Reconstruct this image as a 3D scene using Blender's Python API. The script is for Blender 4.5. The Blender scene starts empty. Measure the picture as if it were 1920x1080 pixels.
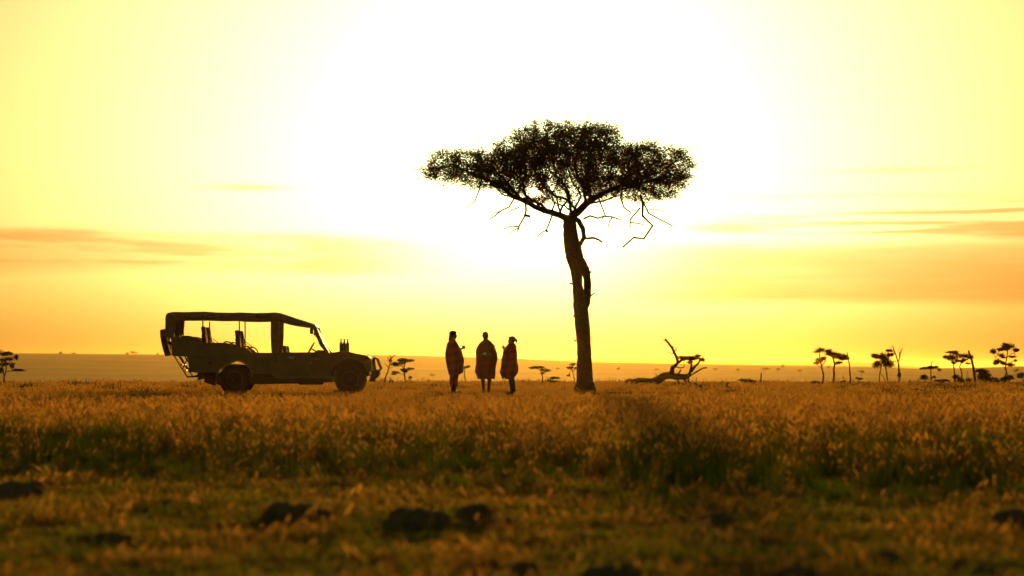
import bpy, bmesh, math, random
import numpy as np
from mathutils import Vector, Matrix

random.seed(7)
rng = np.random.default_rng(7)
sc = bpy.context.scene
COL = sc.collection
R = math.radians

# ------------------------------------------------------------------ camera
F = 3285.0            # focal length in photo pixels (1920 wide)
HZ = 690.0            # photo row of the true horizon
CZ = 0.95             # camera height
cam = bpy.data.cameras.new('camera')
cam.sensor_width = 36.0
cam.lens = 36.0 * F / 1920.0
cam.shift_y = (HZ - 540.0) / 1920.0
cam.clip_start = 0.1
cam.clip_end = 40000
cam.dof.use_dof = True
cam.dof.focus_distance = 50.0
cam.dof.aperture_fstop = 1.4
camo = bpy.data.objects.new('camera', cam)
camo.location = (0, 0, CZ)
camo.rotation_euler = (math.pi / 2, 0, 0)
COL.objects.link(camo)
sc.camera = camo

# ------------------------------------------------------------------ sky
SUN_AZ, SUN_EL = 0.75, 5.74
SKY_TINT_LOW = (0.86, 0.85, 0.55)
SKY_TINT_HIGH = (0.85, 0.88, 0.42)
SKY_STRENGTH = 0.067
w = bpy.data.worlds.new('World')
sc.world = w
w.use_nodes = True
nt = w.node_tree
N, L = nt.nodes, nt.links


def vmath(tree, op, *a):
    n = tree.nodes.new('ShaderNodeMath')
    n.operation = op
    for i, v in enumerate(a):
        if isinstance(v, (int, float)):
            n.inputs[i].default_value = v
        else:
            tree.links.new(v, n.inputs[i])
    return n.outputs[0]


def M_(op, *a):
    return vmath(nt, op, *a)


def sstep(x, a, b):
    n = N.new('ShaderNodeMapRange')
    n.interpolation_type = 'SMOOTHSTEP'
    n.inputs['From Min'].default_value = a
    n.inputs['From Max'].default_value = b
    L.new(x, n.inputs['Value'])
    return n.outputs[0]


sky = N.new('ShaderNodeTexSky')
sky.sky_type = 'NISHITA'
sky.sun_disc = False
sky.sun_elevation = R(SUN_EL)
sky.sun_rotation = R(SUN_AZ)
sky.air_density = 1.0
sky.dust_density = 4.5
sky.ozone_density = 1.0
tc = N.new('ShaderNodeTexCoord')
sep = N.new('ShaderNodeSeparateXYZ')
L.new(tc.outputs['Generated'], sep.inputs[0])
U = M_('MULTIPLY', M_('ARCTAN2', sep.outputs[0], sep.outputs[1]), 180 / math.pi)   # azimuth, degrees
V = M_('MULTIPLY', M_('ARCSINE', sep.outputs[2]), 180 / math.pi)                   # elevation, degrees


def noise_uv(su, sv, seed, detail=4.0):
    c = N.new('ShaderNodeCombineXYZ')
    L.new(M_('MULTIPLY', U, su), c.inputs[0])
    L.new(M_('MULTIPLY', V, sv), c.inputs[1])
    c.inputs[2].default_value = seed
    t = N.new('ShaderNodeTexNoise')
    t.inputs['Scale'].default_value = 1.0
    t.inputs['Detail'].default_value = detail
    L.new(c.outputs[0], t.inputs['Vector'])
    return t.outputs[0]


def gauss(x, c, s):
    d = M_('DIVIDE', M_('SUBTRACT', x, c), s)
    return M_('EXPONENT', M_('MULTIPLY', M_('MULTIPLY', d, d), -1.0))


n1 = noise_uv(0.10, 0.9, 3.1)
n2 = noise_uv(0.22, 2.6, 8.4)
n3 = noise_uv(0.16, 4.2, 1.7)
wob = M_('MULTIPLY', M_('SUBTRACT', n1, 0.5), 1.1)
Vw = M_('ADD', V, wob)
# long bank to the left of the sun
b1 = M_('MULTIPLY', M_('MULTIPLY', sstep(Vw, 2.75, 3.3), sstep(Vw, 4.5, 4.1)), sstep(U, -0.5, -6.5))
b1 = M_('MULTIPLY', b1, M_('ADD', 0.55, M_('MULTIPLY', sstep(n2, 0.36, 0.58), 0.45)))
# broad soft bank to the right
b2 = M_('MULTIPLY', M_('MULTIPLY', sstep(Vw, 1.75, 2.35), sstep(Vw, 4.15, 3.5)), sstep(U, 1.4, 7.5))
b2 = M_('MULTIPLY', b2, M_('ADD', 0.85, M_('MULTIPLY', sstep(n2, 0.3, 0.6), 0.15)))
# thin streaks above it, sloping gently down to the right
Vt = M_('ADD', Vw, M_('MULTIPLY', U, 0.045))
b3 = M_('MULTIPLY', M_('MULTIPLY', sstep(Vt, 4.55, 4.85), sstep(Vt, 6.3, 5.8)), sstep(U, 5.0, 11.0))
b3 = M_('MULTIPLY', b3, sstep(n3, 0.42, 0.58))
# a few wisps
b4 = M_('MULTIPLY', M_('MULTIPLY', gauss(V, 5.82, 0.11), gauss(U, -8.6, 1.3)), 0.9)
b5 = M_('MULTIPLY', M_('MULTIPLY', gauss(V, 4.55, 0.17), gauss(U, 6.9, 1.3)), 0.9)
b6 = M_('MULTIPLY', M_('MULTIPLY', gauss(V, 6.3, 0.10), gauss(U, 12.4, 1.8)), 0.6)
cl = M_('ADD', M_('ADD', b1, b2), M_('ADD', M_('ADD', b3, b4), M_('ADD', b5, b6)))
cl = M_('MINIMUM', cl, 1.0)
# aureole: the bright forward-scattered light around the sun
sd = Vector((math.sin(R(SUN_AZ)) * math.cos(R(SUN_EL)), math.cos(R(SUN_AZ)) * math.cos(R(SUN_EL)), math.sin(R(SUN_EL))))
dot = N.new('ShaderNodeVectorMath')
dot.operation = 'DOT_PRODUCT'
nrm = N.new('ShaderNodeVectorMath')
nrm.operation = 'NORMALIZE'
L.new(tc.outputs['Generated'], nrm.inputs[0])
L.new(nrm.outputs[0], dot.inputs[0])
dot.inputs[1].default_value = sd
ang = M_('MULTIPLY', M_('ARCCOSINE', M_('MINIMUM', dot.outputs['Value'], 1.0)), 180 / math.pi)
aur = M_('EXPONENT', M_('MULTIPLY', M_('POWER', M_('DIVIDE', ang, 15.0), 2.6), -1.0))
aur = M_('MULTIPLY', aur, sstep(V, -2.5, 5.2))
# the glow round the sun is whiter than the reddened air beside it
aurc = N.new('ShaderNodeMix')
aurc.data_type = 'RGBA'
aurc.inputs['A'].default_value = (1, 1, 1, 1)
aurc.inputs['B'].default_value = (0.62, 1.12, 3.1, 1)
L.new(aur, aurc.inputs['Factor'])


def vmul(a, b):
    n = N.new('ShaderNodeVectorMath')
    n.operation = 'MULTIPLY'
    for i, v in enumerate((a, b)):
        if isinstance(v, tuple):
            n.inputs[i].default_value = v
        else:
            L.new(v, n.inputs[i])
    return n.outputs[0]


cmix = N.new('ShaderNodeMix')
cmix.data_type = 'RGBA'
cmix.inputs['A'].default_value = (1, 1, 1, 1)
cmix.inputs['B'].default_value = (0.68, 0.52, 0.42, 1)
L.new(cl, cmix.inputs['Factor'])
tmix = N.new('ShaderNodeMix')
tmix.data_type = 'RGBA'
tmix.inputs['A'].default_value = (*SKY_TINT_LOW, 1)
tmix.inputs['B'].default_value = (*SKY_TINT_HIGH, 1)
L.new(sstep(V, 1.0, 10.0), tmix.inputs['Factor'])
skyc = vmul(sky.outputs[0], tmix.outputs['Result'])
skyc = vmul(skyc, cmix.outputs['Result'])
skyc = vmul(skyc, aurc.outputs['Result'])
disc = M_('MULTIPLY', M_('EXPONENT', M_('MULTIPLY', M_('POWER', M_('DIVIDE', ang, 0.24), 2.0), -1.0)), 1.0)
dmix = N.new('ShaderNodeVectorMath')
dmix.operation = 'MULTIPLY_ADD'
dcol = N.new('ShaderNodeCombineXYZ')
for i_, c_ in enumerate((60.0, 44.0, 24.0)):
    L.new(M_('MULTIPLY', disc, c_), dcol.inputs[i_])
L.new(dcol.outputs[0], dmix.inputs[0])
dmix.inputs[1].default_value = (1, 1, 1)
L.new(skyc, dmix.inputs[2])
skyc = dmix.outputs[0]
bg = N['Background']
L.new(skyc, bg.inputs['Color'])
bg.inputs['Strength'].default_value = SKY_STRENGTH
w.cycles.sampling_method = 'MANUAL'
w.cycles.sample_map_resolution = 512

# ------------------------------------------------------------------ sun
sun = bpy.data.lights.new('sun', 'SUN')
sun.energy = 5.0
sun.color = (1.0, 0.44, 0.045)
sun.angle = R(1.4)
suno = bpy.data.objects.new('sun', sun)
suno.rotation_euler = sd.to_track_quat('Z', 'Y').to_euler()
suno.location = (0, 0, 30)
COL.objects.link(suno)

vs = sc.view_settings
vs.view_transform = 'Standard'
vs.look = 'None'
vs.exposure = 0.2
vs.gamma = 1.0
vs.use_curve_mapping = False
sc.cycles.volume_bounces = 0
sc.cycles.max_bounces = 6
sc.cycles.diffuse_bounces = 4
sc.cycles.transparent_max_bounces = 8
sc.cycles.sample_clamp_indirect = 6.0
HAZE_DENSITY = 0.000055
HAZE_G = 0.82

# ------------------------------------------------------------------ helpers


def P(px, py, Y):
    return Vector(((px - 960.0) / F * Y, Y, CZ + (HZ - py) / F * Y))


def tag(o, label=None, cat=None, group=None, kind=None):
    if label:
        o['label'] = label
    if cat:
        o['category'] = cat
    if group:
        o['group'] = group
    if kind:
        o['kind'] = kind
    return o


def empty(name, loc=(0, 0, 0), rz=0.0):
    o = bpy.data.objects.new(name, None)
    o.location = loc
    o.rotation_euler = (0, 0, rz)
    o.empty_display_size = 0.2
    COL.objects.link(o)
    return o


def meshobj(name, verts, faces, mat, parent=None, smooth=False):
    me = bpy.data.meshes.new(name)
    me.from_pydata([tuple(v) for v in verts], [], [tuple(f) for f in faces])
    me.update()
    if smooth:
        me.polygons.foreach_set('use_smooth', [True] * len(me.polygons))
    o = bpy.data.objects.new(name, me)
    if mat:
        me.materials.append(mat)
    COL.objects.link(o)
    if parent:
        o.parent = parent
    return o


def link_copy(o, parent=None, name=None):
    c = o.copy()
    COL.objects.link(c)
    c.parent = parent
    if name:
        c.name = name
    return c


class MB:
    def __init__(s):
        s.v, s.f = [], []

    def add(s, verts, faces):
        b = len(s.v)
        s.v += [tuple(v) for v in verts]
        s.f += [tuple(i + b for i in f) for f in faces]
        return s

    def box(s, x0, x1, y0, y1, z0, z1):
        v = [(x, y, z) for z in (z0, z1) for y in (y0, y1) for x in (x0, x1)]
        return s.add(v, [(0, 2, 3, 1), (4, 5, 7, 6), (0, 1, 5, 4), (2, 6, 7, 3), (0, 4, 6, 2), (1, 3, 7, 5)])

    def prism(s, poly, y0, y1):
        # poly in (x, z), extruded along y
        n = len(poly)
        a = sum(poly[i][0] * poly[(i + 1) % n][1] - poly[(i + 1) % n][0] * poly[i][1] for i in range(n))
        if a < 0:
            poly = poly[::-1]
        v = [(x, y0, z) for x, z in poly] + [(x, y1, z) for x, z in poly]
        f = [tuple(range(n)), tuple(range(2 * n - 1, n - 1, -1))]
        f += [(i, i + n, (i + 1) % n + n, (i + 1) % n) for i in range(n)]
        return s.add(v, f)

    def tube(s, pts, rad, seg=8, cap=True):
        pts = [Vector(p) for p in pts]
        n = len(pts)
        if not hasattr(rad, '__len__'):
            rad = [rad] * n
        prev = None
        V_, F_ = [], []
        for i, p in enumerate(pts):
            t = (pts[min(i + 1, n - 1)] - pts[max(i - 1, 0)])
            t = t.normalized() if t.length > 1e-9 else Vector((0, 0, 1))
            if prev is None:
                u = t.orthogonal().normalized()
            else:
                u = (prev - t * prev.dot(t))
                u = u.normalized() if u.length > 1e-6 else t.orthogonal().normalized()
            prev = u
            wv = t.cross(u)
            for k in range(seg):
                a = 2 * math.pi * k / seg
                V_.append(p + (u * math.cos(a) + wv * math.sin(a)) * rad[i])
        for i in range(n - 1):
            for k in range(seg):
                k2 = (k + 1) % seg
                F_.append((i * seg + k, i * seg + k2, (i + 1) * seg + k2, (i + 1) * seg + k))
        if cap:
            F_.append(tuple(range(seg - 1, -1, -1)))
            F_.append(tuple((n - 1) * seg + k for k in range(seg)))
        return s.add(V_, F_)

    def lathe(s, prof, axis='Z', c=(0, 0, 0), seg=24):
        # prof: (radius, height) list, closed caps when radius 0
        V_, F_ = [], []
        n = len(prof)
        for r, h in prof:
            for k in range(seg):
                a = 2 * math.pi * k / seg
                x, y, z = r * math.cos(a), r * math.sin(a), h
                if axis == 'Y':
                    x, y, z = r * math.cos(a), h, r * math.sin(a)
                elif axis == 'X':
                    x, y, z = h, r * math.cos(a), r * math.sin(a)
                V_.append((x + c[0], y + c[1], z + c[2]))
        for i in range(n - 1):
            for k in range(seg):
                k2 = (k + 1) % seg
                F_.append((i * seg + k, i * seg + k2, (i + 1) * seg + k2, (i + 1) * seg + k))
        F_.append(tuple(range(seg - 1, -1, -1)))
        F_.append(tuple((n - 1) * seg + k for k in range(seg)))
        return s.add(V_, F_)

    def ball(s, c, r, seg=12, rings=8, rot=None):
        if not hasattr(r, '__len__'):
            r = (r, r, r)
        c = Vector(c)
        V_, F_ = [], []

        def tr(x, y, z):
            q = Vector((x * r[0], y * r[1], z * r[2]))
            if rot is not None:
                q = rot @ q
            return c + q
        V_.append(tr(0, 0, -1))
        for i in range(1, rings):
            t = -math.pi / 2 + math.pi * i / rings
            for k in range(seg):
                a = 2 * math.pi * k / seg
                V_.append(tr(math.cos(t) * math.cos(a), math.cos(t) * math.sin(a), math.sin(t)))
        V_.append(tr(0, 0, 1))
        for k in range(seg):
            k2 = (k + 1) % seg
            F_.append((0, 1 + k2, 1 + k))
            for i in range(rings - 2):
                a0 = 1 + i * seg
                F_.append((a0 + k, a0 + k2, a0 + seg + k2, a0 + seg + k))
            a0 = 1 + (rings - 2) * seg
            F_.append((a0 + k, a0 + k2, len(V_) - 1))
        return s.add(V_, F_)

    def build(s, name, mat, parent=None, smooth=False, bevel=0.0, seg=2):
        o = meshobj(name, s.v, s.f, mat, parent, smooth)
        if bevel:
            m = o.modifiers.new('bevel', 'BEVEL')
            m.width = bevel
            m.segments = seg
            m.limit_method = 'ANGLE'
            m.angle_limit = R(35)
            m.harden_normals = False
        return o


# ------------------------------------------------------------------ materials


def newmat(name):
    m = bpy.data.materials.new(name)
    m.use_nodes = True
    t = m.node_tree
    return m, t, t.nodes['Principled BSDF']


def mat(name, col, rough=0.7, var=0.25, scale=8.0, metal=0.0, bump=0.0, bscale=60.0, spec=0.4, coat=0.0, col2=None):
    m, t, b = newmat(name)
    tcn = t.nodes.new('ShaderNodeTexCoord')
    nz = t.nodes.new('ShaderNodeTexNoise')
    nz.inputs['Scale'].default_value = scale
    nz.inputs['Detail'].default_value = 6
    nz.inputs['Roughness'].default_value = 0.65
    t.links.new(tcn.outputs['Object'], nz.inputs['Vector'])
    rp = t.nodes.new('ShaderNodeValToRGB')
    rp.color_ramp.elements[0].position = 0.3
    rp.color_ramp.elements[1].position = 0.72
    c1 = tuple(c * (1 - var) for c in col)
    c2 = col2 if col2 else tuple(min(1, c * (1 + var)) for c in col)
    rp.color_ramp.elements[0].color = (*c1, 1)
    rp.color_ramp.elements[1].color = (*c2, 1)
    t.links.new(nz.outputs[0], rp.inputs[0])
    t.links.new(rp.outputs[0], b.inputs['Base Color'])
    b.inputs['Roughness'].default_value = rough
    b.inputs['Metallic'].default_value = metal
    b.inputs['Specular IOR Level'].default_value = spec
    if coat:
        b.inputs['Coat Weight'].default_value = coat
    if bump:
        n2_ = t.nodes.new('ShaderNodeTexNoise')
        n2_.inputs['Scale'].default_value = bscale
        n2_.inputs['Detail'].default_value = 5
        t.links.new(tcn.outputs['Object'], n2_.inputs['Vector'])
        bp = t.nodes.new('ShaderNodeBump')
        bp.inputs['Strength'].default_value = bump
        bp.inputs['Distance'].default_value = 0.02
        t.links.new(n2_.outputs[0], bp.inputs['Height'])
        t.links.new(bp.outputs[0], b.inputs['Normal'])
    return m


def leafmat(name, ramp, trans=0.5, posnoise=None, attr='gcol', tmul=1.0):
    """two-sided plant tissue: diffuse + translucent, colour ramp along attribute r, jittered by attribute g"""
    m = bpy.data.materials.new(name)
    m.use_nodes = True
    t = m.node_tree
    for n in list(t.nodes):
        if n.type == 'BSDF_PRINCIPLED':
            t.nodes.remove(n)
    out = [n for n in t.nodes if n.type == 'OUTPUT_MATERIAL'][0]
    at = t.nodes.new('ShaderNodeAttribute')
    at.attribute_name = attr
    sp = t.nodes.new('ShaderNodeSeparateColor')
    t.links.new(at.outputs['Color'], sp.inputs[0])
    v = sp.outputs[0]
    oi = t.nodes.new('ShaderNodeObjectInfo')
    jit = vmath(t, 'MULTIPLY', vmath(t, 'SUBTRACT', sp.outputs[1], 0.5), 0.35)
    jit2 = vmath(t, 'MULTIPLY', vmath(t, 'SUBTRACT', oi.outputs['Random'], 0.5), 0.3)
    v = vmath(t, 'ADD', v, vmath(t, 'ADD', jit, jit2))
    if posnoise:
        g = t.nodes.new('ShaderNodeNewGeometry')
        nz = t.nodes.new('ShaderNodeTexNoise')
        nz.inputs['Scale'].default_value = posnoise[0]
        nz.inputs['Detail'].default_value = 3
        t.links.new(g.outputs['Position'], nz.inputs['Vector'])
        v = vmath(t, 'ADD', v, vmath(t, 'MULTIPLY', vmath(t, 'SUBTRACT', nz.outputs[0], 0.5), posnoise[1]))
    rp = t.nodes.new('ShaderNodeValToRGB')
    els = rp.color_ramp.elements
    while len(els) < len(ramp):
        els.new(0.5)
    for e, (p_, c_) in zip(els, ramp):
        e.position = p_
        e.color = (*c_, 1)
    t.links.new(v, rp.inputs[0])
    d = t.nodes.new('ShaderNodeBsdfDiffuse')
    tr = t.nodes.new('ShaderNodeBsdfTranslucent')
    t.links.new(rp.outputs[0], d.inputs[0])
    t.links.new(rp.outputs[0], tr.inputs[0])
    mx = t.nodes.new('ShaderNodeMixShader')
    mx.inputs[0].default_value = trans
    t.links.new(d.outputs[0], mx.inputs[1])
    t.links.new(tr.outputs[0], mx.inputs[2])
    t.links.new(mx.outputs[0], out.inputs['Surface'])
    return m


# ------------------------------------------------------------------ terrain
RIDGE_X = [-2500, -1200, -400, 0, 300, 740, 830, 970, 1100, 1300, 1500, 1640, 1720, 1800, 1920, 2400, 3200, 4500]
RIDGE_Y = [672, 668, 664, 664, 666, 667, 669, 673, 679, 683, 686, 688, 691, 690, 687, 683, 688, 684]
HILL_X = [-2500, 700, 900, 1020, 1100, 1200, 1290, 1330, 1390, 1440, 1500, 1560, 1640, 1700, 1760, 1900, 2300, 3200, 4500]
HILL_Y = [686, 682, 678, 674.5, 672, 671.5, 674, 677.5, 676, 679.5, 678.5, 677, 680, 686, 690, 691, 684, 688, 680]


def wig(x, y, s, seed):
    return (np.sin(x / s + seed) * np.cos(y / s * 0.83 + seed * 1.7) + 0.5 * np.sin(x / s * 2.3 + y / s * 1.9 + seed * 3.1))


def sm(x, a, b):
    t = np.clip((x - a) / (b - a), 0, 1)
    return t * t * (3 - 2 * t)


def hgt(x, y):
    x = np.asarray(x, float)
    y = np.asarray(y, float)
    d = np.hypot(x, y)
    ang_ = np.arctan2(x, y)
    px = 960 + F * np.tan(np.clip(ang_, -1.0, 1.0))
    near = 0.22 * sm(d, 18, 46)
    near = near + 0.012 * wig(x, y, 1.3, 2.0) * sm(d, 3, 6) + 0.02 * wig(x, y, 5.0, 1.0) * (1 - sm(d, 40, 50))
    r_y = np.interp(px, RIDGE_X, RIDGE_Y)
    h_y = np.interp(px, HILL_X, HILL_Y)
    r_d = 850.0 + 60 * np.sin(px / 700.0)
    rz = CZ + (HZ - r_y) / F * r_d
    hz = CZ + (HZ - h_y) / F * 5200.0
    front = 1.0 * (y > 0)
    valley = -2.2
    z = near * (1 - sm(d, 72, 130)) + (valley) * sm(d, 78, 170)
    z = z + (rz - valley) * sm(d, 190, r_d) + 0.10 * wig(x, y, 4.0, 3.0) * sm(d, 800, 840) * (1 - sm(d, 930, 960))
    z = np.where(d > r_d, rz - (rz + 14) * sm(d, r_d, 1900), z)
    z = z + (hz + 14) * sm(d, 2600, 5200) + 0.8 * wig(x, y, 60.0, 5.0) * sm(d, 3000, 4500)
    return z


def gz(x, y):
    return float(hgt(x, y))


fine = np.arange(-22, 22.01, 0.16)
coarse = np.arange(24, 336.1, 4.0)
angs = np.radians(np.concatenate([fine, coarse]))
rads = np.concatenate([[0.6], np.geomspace(1.2, 14000, 190)])
rads = np.unique(np.concatenate([rads, np.linspace(5, 40, 60), np.linspace(66, 110, 30), np.linspace(780, 960, 26)]))
A_, Rr = np.meshgrid(angs, rads)
X_, Y_ = Rr * np.sin(A_), Rr * np.cos(A_)
Z_ = hgt(X_, Y_)
na, nr = len(angs), len(rads)
gv = np.stack([X_.ravel(), Y_.ravel(), Z_.ravel()], 1)
ii, jj = np.meshgrid(np.arange(nr - 1), np.arange(na), indexing='ij')
j2 = (jj + 1) % na
gf = np.stack([ii * na + jj, ii * na + j2, (ii + 1) * na + j2, (ii + 1) * na + jj], -1).reshape(-1, 4)[:, ::-1]
gv = np.vstack([gv, [[0, 0, 0.0]]])
cf = [(len(gv) - 1, j, (j + 1) % na) for j in range(na)]

gm, t, b = newmat('savanna_soil_and_grass')
geo = t.nodes.new('ShaderNodeNewGeometry')


def gnoise(scale, detail=5, vec=None):
    n = t.nodes.new('ShaderNodeTexNoise')
    n.inputs['Scale'].default_value = scale
    n.inputs['Detail'].default_value = detail
    n.inputs['Roughness'].default_value = 0.6
    t.links.new(vec or geo.outputs['Position'], n.inputs['Vector'])
    return n.outputs[0]


def gramp(x, els):
    r_ = t.nodes.new('ShaderNodeValToRGB')
    while len(r_.color_ramp.elements) < len(els):
        r_.color_ramp.elements.new(0.5)
    for e, (p_, c_) in zip(r_.color_ramp.elements, els):
        e.position = p_
        e.color = (*c_, 1)
    t.links.new(x, r_.inputs[0])
    return r_.outputs[0]


nearc = gramp(gnoise(3.0), [(0.3, (0.06, 0.048, 0.018)), (0.5, (0.095, 0.09, 0.024)), (0.72, (0.16, 0.12, 0.04))])
farc = gramp(gnoise(0.02, 8), [(0.3, (0.06, 0.030, 0.004)), (0.5, (0.10, 0.050, 0.006)), (0.7, (0.14, 0.075, 0.010))])
vl = t.nodes.new('ShaderNodeVectorMath')
vl.operation = 'LENGTH'
t.links.new(geo.outputs['Position'], vl.inputs[0])
mr = t.nodes.new('ShaderNodeMapRange')
mr.inputs['From Min'].default_value = 30
mr.inputs['From Max'].default_value = 90
t.links.new(vl.outputs['Value'], mr.inputs['Value'])
mxn = t.nodes.new('ShaderNodeMix')
mxn.data_type = 'RGBA'
t.links.new(mr.outputs[0], mxn.inputs['Factor'])
t.links.new(nearc, mxn.inputs['A'])
t.links.new(farc, mxn.inputs['B'])
t.links.new(mxn.outputs['Result'], b.inputs['Base Color'])
b.inputs['Roughness'].default_value = 0.95
b.inputs['Specular IOR Level'].default_value = 0.1
bp = t.nodes.new('ShaderNodeBump')
bp.inputs['Strength'].default_value = 0.5
bp.inputs['Distance'].default_value = 0.05
t.links.new(gnoise(14.0), bp.inputs['Height'])
t.links.new(bp.outputs[0], b.inputs['Normal'])
ground = meshobj('ground', gv, [tuple(q) for q in gf] + cf, gm, smooth=True)
tag(ground, 'open savanna plain rising to low hills on the horizon', 'ground', kind='structure')

# ------------------------------------------------------------------ haze
hb = MB().box(-14500, 14500, -14500, 14500, -17, 36)
hz_o = hb.build('haze', None)
hm = bpy.data.materials.new('haze_air')
hm.use_nodes = True
t = hm.node_tree
for n in list(t.nodes):
    if n.type == 'BSDF_PRINCIPLED':
        t.nodes.remove(n)
pv = t.nodes.new('ShaderNodeVolumePrincipled')
pv.inputs['Color'].default_value = (1.0, 0.80, 0.45, 1)
pv.inputs['Density'].default_value = HAZE_DENSITY
pv.inputs['Anisotropy'].default_value = HAZE_G
out = [n for n in t.nodes if n.type == 'OUTPUT_MATERIAL'][0]
t.links.new(pv.outputs[0], out.inputs['Volume'])
hz_o.data.materials.append(hm)
tag(hz_o, 'thin golden dust haze over the whole plain', 'haze', kind='stuff')

# ------------------------------------------------------------------ acacia tree (space colonisation)
bark = mat('acacia_bark', (0.17, 0.095, 0.045), 0.95, 0.45, 14, bump=0.9, bscale=26, spec=0.1)
deadwood = mat('grey_dead_wood', (0.13, 0.10, 0.07), 0.95, 0.4, 20, bump=0.7, bscale=50, spec=0.1)
acacia_leaf = leafmat('acacia_leaf', [(0.0, (0.14, 0.090, 0.014)), (0.5, (0.20, 0.12, 0.02)), (1.0, (0.26, 0.15, 0.03))], 0.75)
TY = 50.0
tree_g = gz(P(1097, 738, TY).x, TY)
acacia = empty('acacia_tree', (P(1097, 738, TY).x, TY, tree_g))
tag(acacia, 'tall flat-topped acacia with bare trunk, the sun behind its crown', 'tree')
TB = Vector(acacia.location)


def T(px, py, dy=0.0):
    """point of the big tree, local to its base"""
    q = P(px, py, TY) - TB
    q.y += dy
    return q


def leafcards(centers, sizes, jit_r, flat=0.6, seed=1):
    """centers Nx3 -> small two-triangle leaflets with colour attribute"""
    r_ = np.random.default_rng(seed)
    n = len(centers)
    a = r_.normal(size=(n, 3))
    a[:, 2] *= flat
    a /= np.linalg.norm(a, axis=1)[:, None]
    b_ = np.cross(a, r_.normal(size=(n, 3)))
    b_ /= np.linalg.norm(b_, axis=1)[:, None]
    s = np.asarray(sizes)[:, None]
    c = np.asarray(centers)
    v = np.stack([c - a * s, c + b_ * s * 0.42, c + a * s, c - b_ * s * 0.42], 1).reshape(-1, 3)
    f = np.arange(n * 4).reshape(-1, 4)
    g = np.zeros((n * 4, 4), np.float32)
    g[:, 0] = np.repeat(r_.random(n), 4)
    g[:, 1] = np.repeat(r_.random(n), 4)
    g[:, 3] = 1
    return v, f, g


def fastmesh(name, v, f, mat_, parent=None, col=None, smooth=False):
    v = np.asarray(v, np.float32)
    f = np.asarray(f, np.int32)
    me = bpy.data.meshes.new(name)
    me.vertices.add(len(v))
    me.vertices.foreach_set('co', v.ravel())
    k = f.shape[1]
    me.loops.add(f.size)
    me.loops.foreach_set('vertex_index', f.ravel())
    me.polygons.add(len(f))
    me.polygons.foreach_set('loop_start', np.arange(0, f.size, k, dtype=np.int32))
    if smooth:
        me.polygons.foreach_set('use_smooth', np.ones(len(f), bool))
    me.update(calc_edges=True)
    if col is not None:
        at = me.attributes.new('gcol', 'FLOAT_COLOR', 'POINT')
        at.data.foreach_set('color', np.asarray(col, np.float32).ravel())
    if mat_:
        me.materials.append(mat_)
    o = bpy.data.objects.new(name, me)
    COL.objects.link(o)
    if parent:
        o.parent = parent
    return o


# trunk: one tube down the left, a strand on the right that leaves and rejoins it round a slit
def wobtube(pts, rad, seg, sub, amp, seed):
    """subdivided tube with lumpy bark radius"""
    r_ = random.Random(seed)
    pts = [Vector(p) for p in pts]
    P2, R2 = [], []
    for i in range(len(pts) - 1):
        p0, p1, p2, p3 = pts[max(i - 1, 0)], pts[i], pts[i + 1], pts[min(i + 2, len(pts) - 1)]
        for k in range(sub):
            u = k / sub
            q = 0.5 * ((2 * p1) + (p2 - p0) * u + (2 * p0 - 5 * p1 + 4 * p2 - p3) * u * u + (3 * p1 - p0 - 3 * p2 + p3) * u ** 3)
            P2.append(q)
            R2.append(rad[i] * (1 - u) + rad[i + 1] * u)
    P2.append(pts[-1])
    R2.append(rad[-1])
    R2 = [a * (1 + r_.uniform(-amp, amp)) for a in R2]
    return P2, R2


px2m = TY / F
tb = MB()
tp = [T(1099, 748), T(1098, 738), T(1097, 725), T(1096, 690), T(1095, 650), T(1092, 610), T(1088, 570, .02), T(1083, 535, .03), T(1080.5, 505, .02), T(1077, 480), T(1071, 450), T(1068.5, 425), T(1068, 408)]
tr = [23, 20, 16.5, 14.5, 13.2, 13.8, 13.5, 9.2, 11.5, 16.5, 14.5, 12.8, 11.5]
p2_, r2_ = wobtube(tp, [a * px2m for a in tr], 14, 6, 0.035, 3)
tb.tube(p2_, r2_, 18)
sp_ = [T(1091, 590), T(1097, 568, -.02), T(1101, 548, -.03), T(1101, 525, -.03), T(1096, 505, -.02), T(1086, 482)]
p2_, r2_ = wobtube(sp_, [a * px2m for a in (7, 9.5, 7.5, 6.8, 9, 7)], 10, 6, 0.05, 4)
tb.tube(p2_, r2_, 12)
for st in ([(1105, 513), (1109, 508)], [(1106, 556), (1111, 552), (1115.5, 549)], [(1075, 533), (1067, 530.5)], [(1082, 596), (1074, 592)], [(1080, 640), (1076, 637)]):
    tb.tube([T(*q) for q in st], [2.0 * px2m] + [1.2 * px2m] * (len(st) - 1), 6)
for a in range(7):   # root flare
    an = a * 0.9 + 0.3
    tb.tube([TB * 0 + Vector((0.16 * math.cos(an), 0.16 * math.sin(an), 0.30)), Vector((0.27 * math.cos(an), 0.27 * math.sin(an), 0.06)), Vector((0.42 * math.cos(an), 0.42 * math.sin(an), -0.06))], [0.10, 0.075, 0.04], 7)
trunk = tb.build('trunk', bark, acacia, smooth=True)

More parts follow.
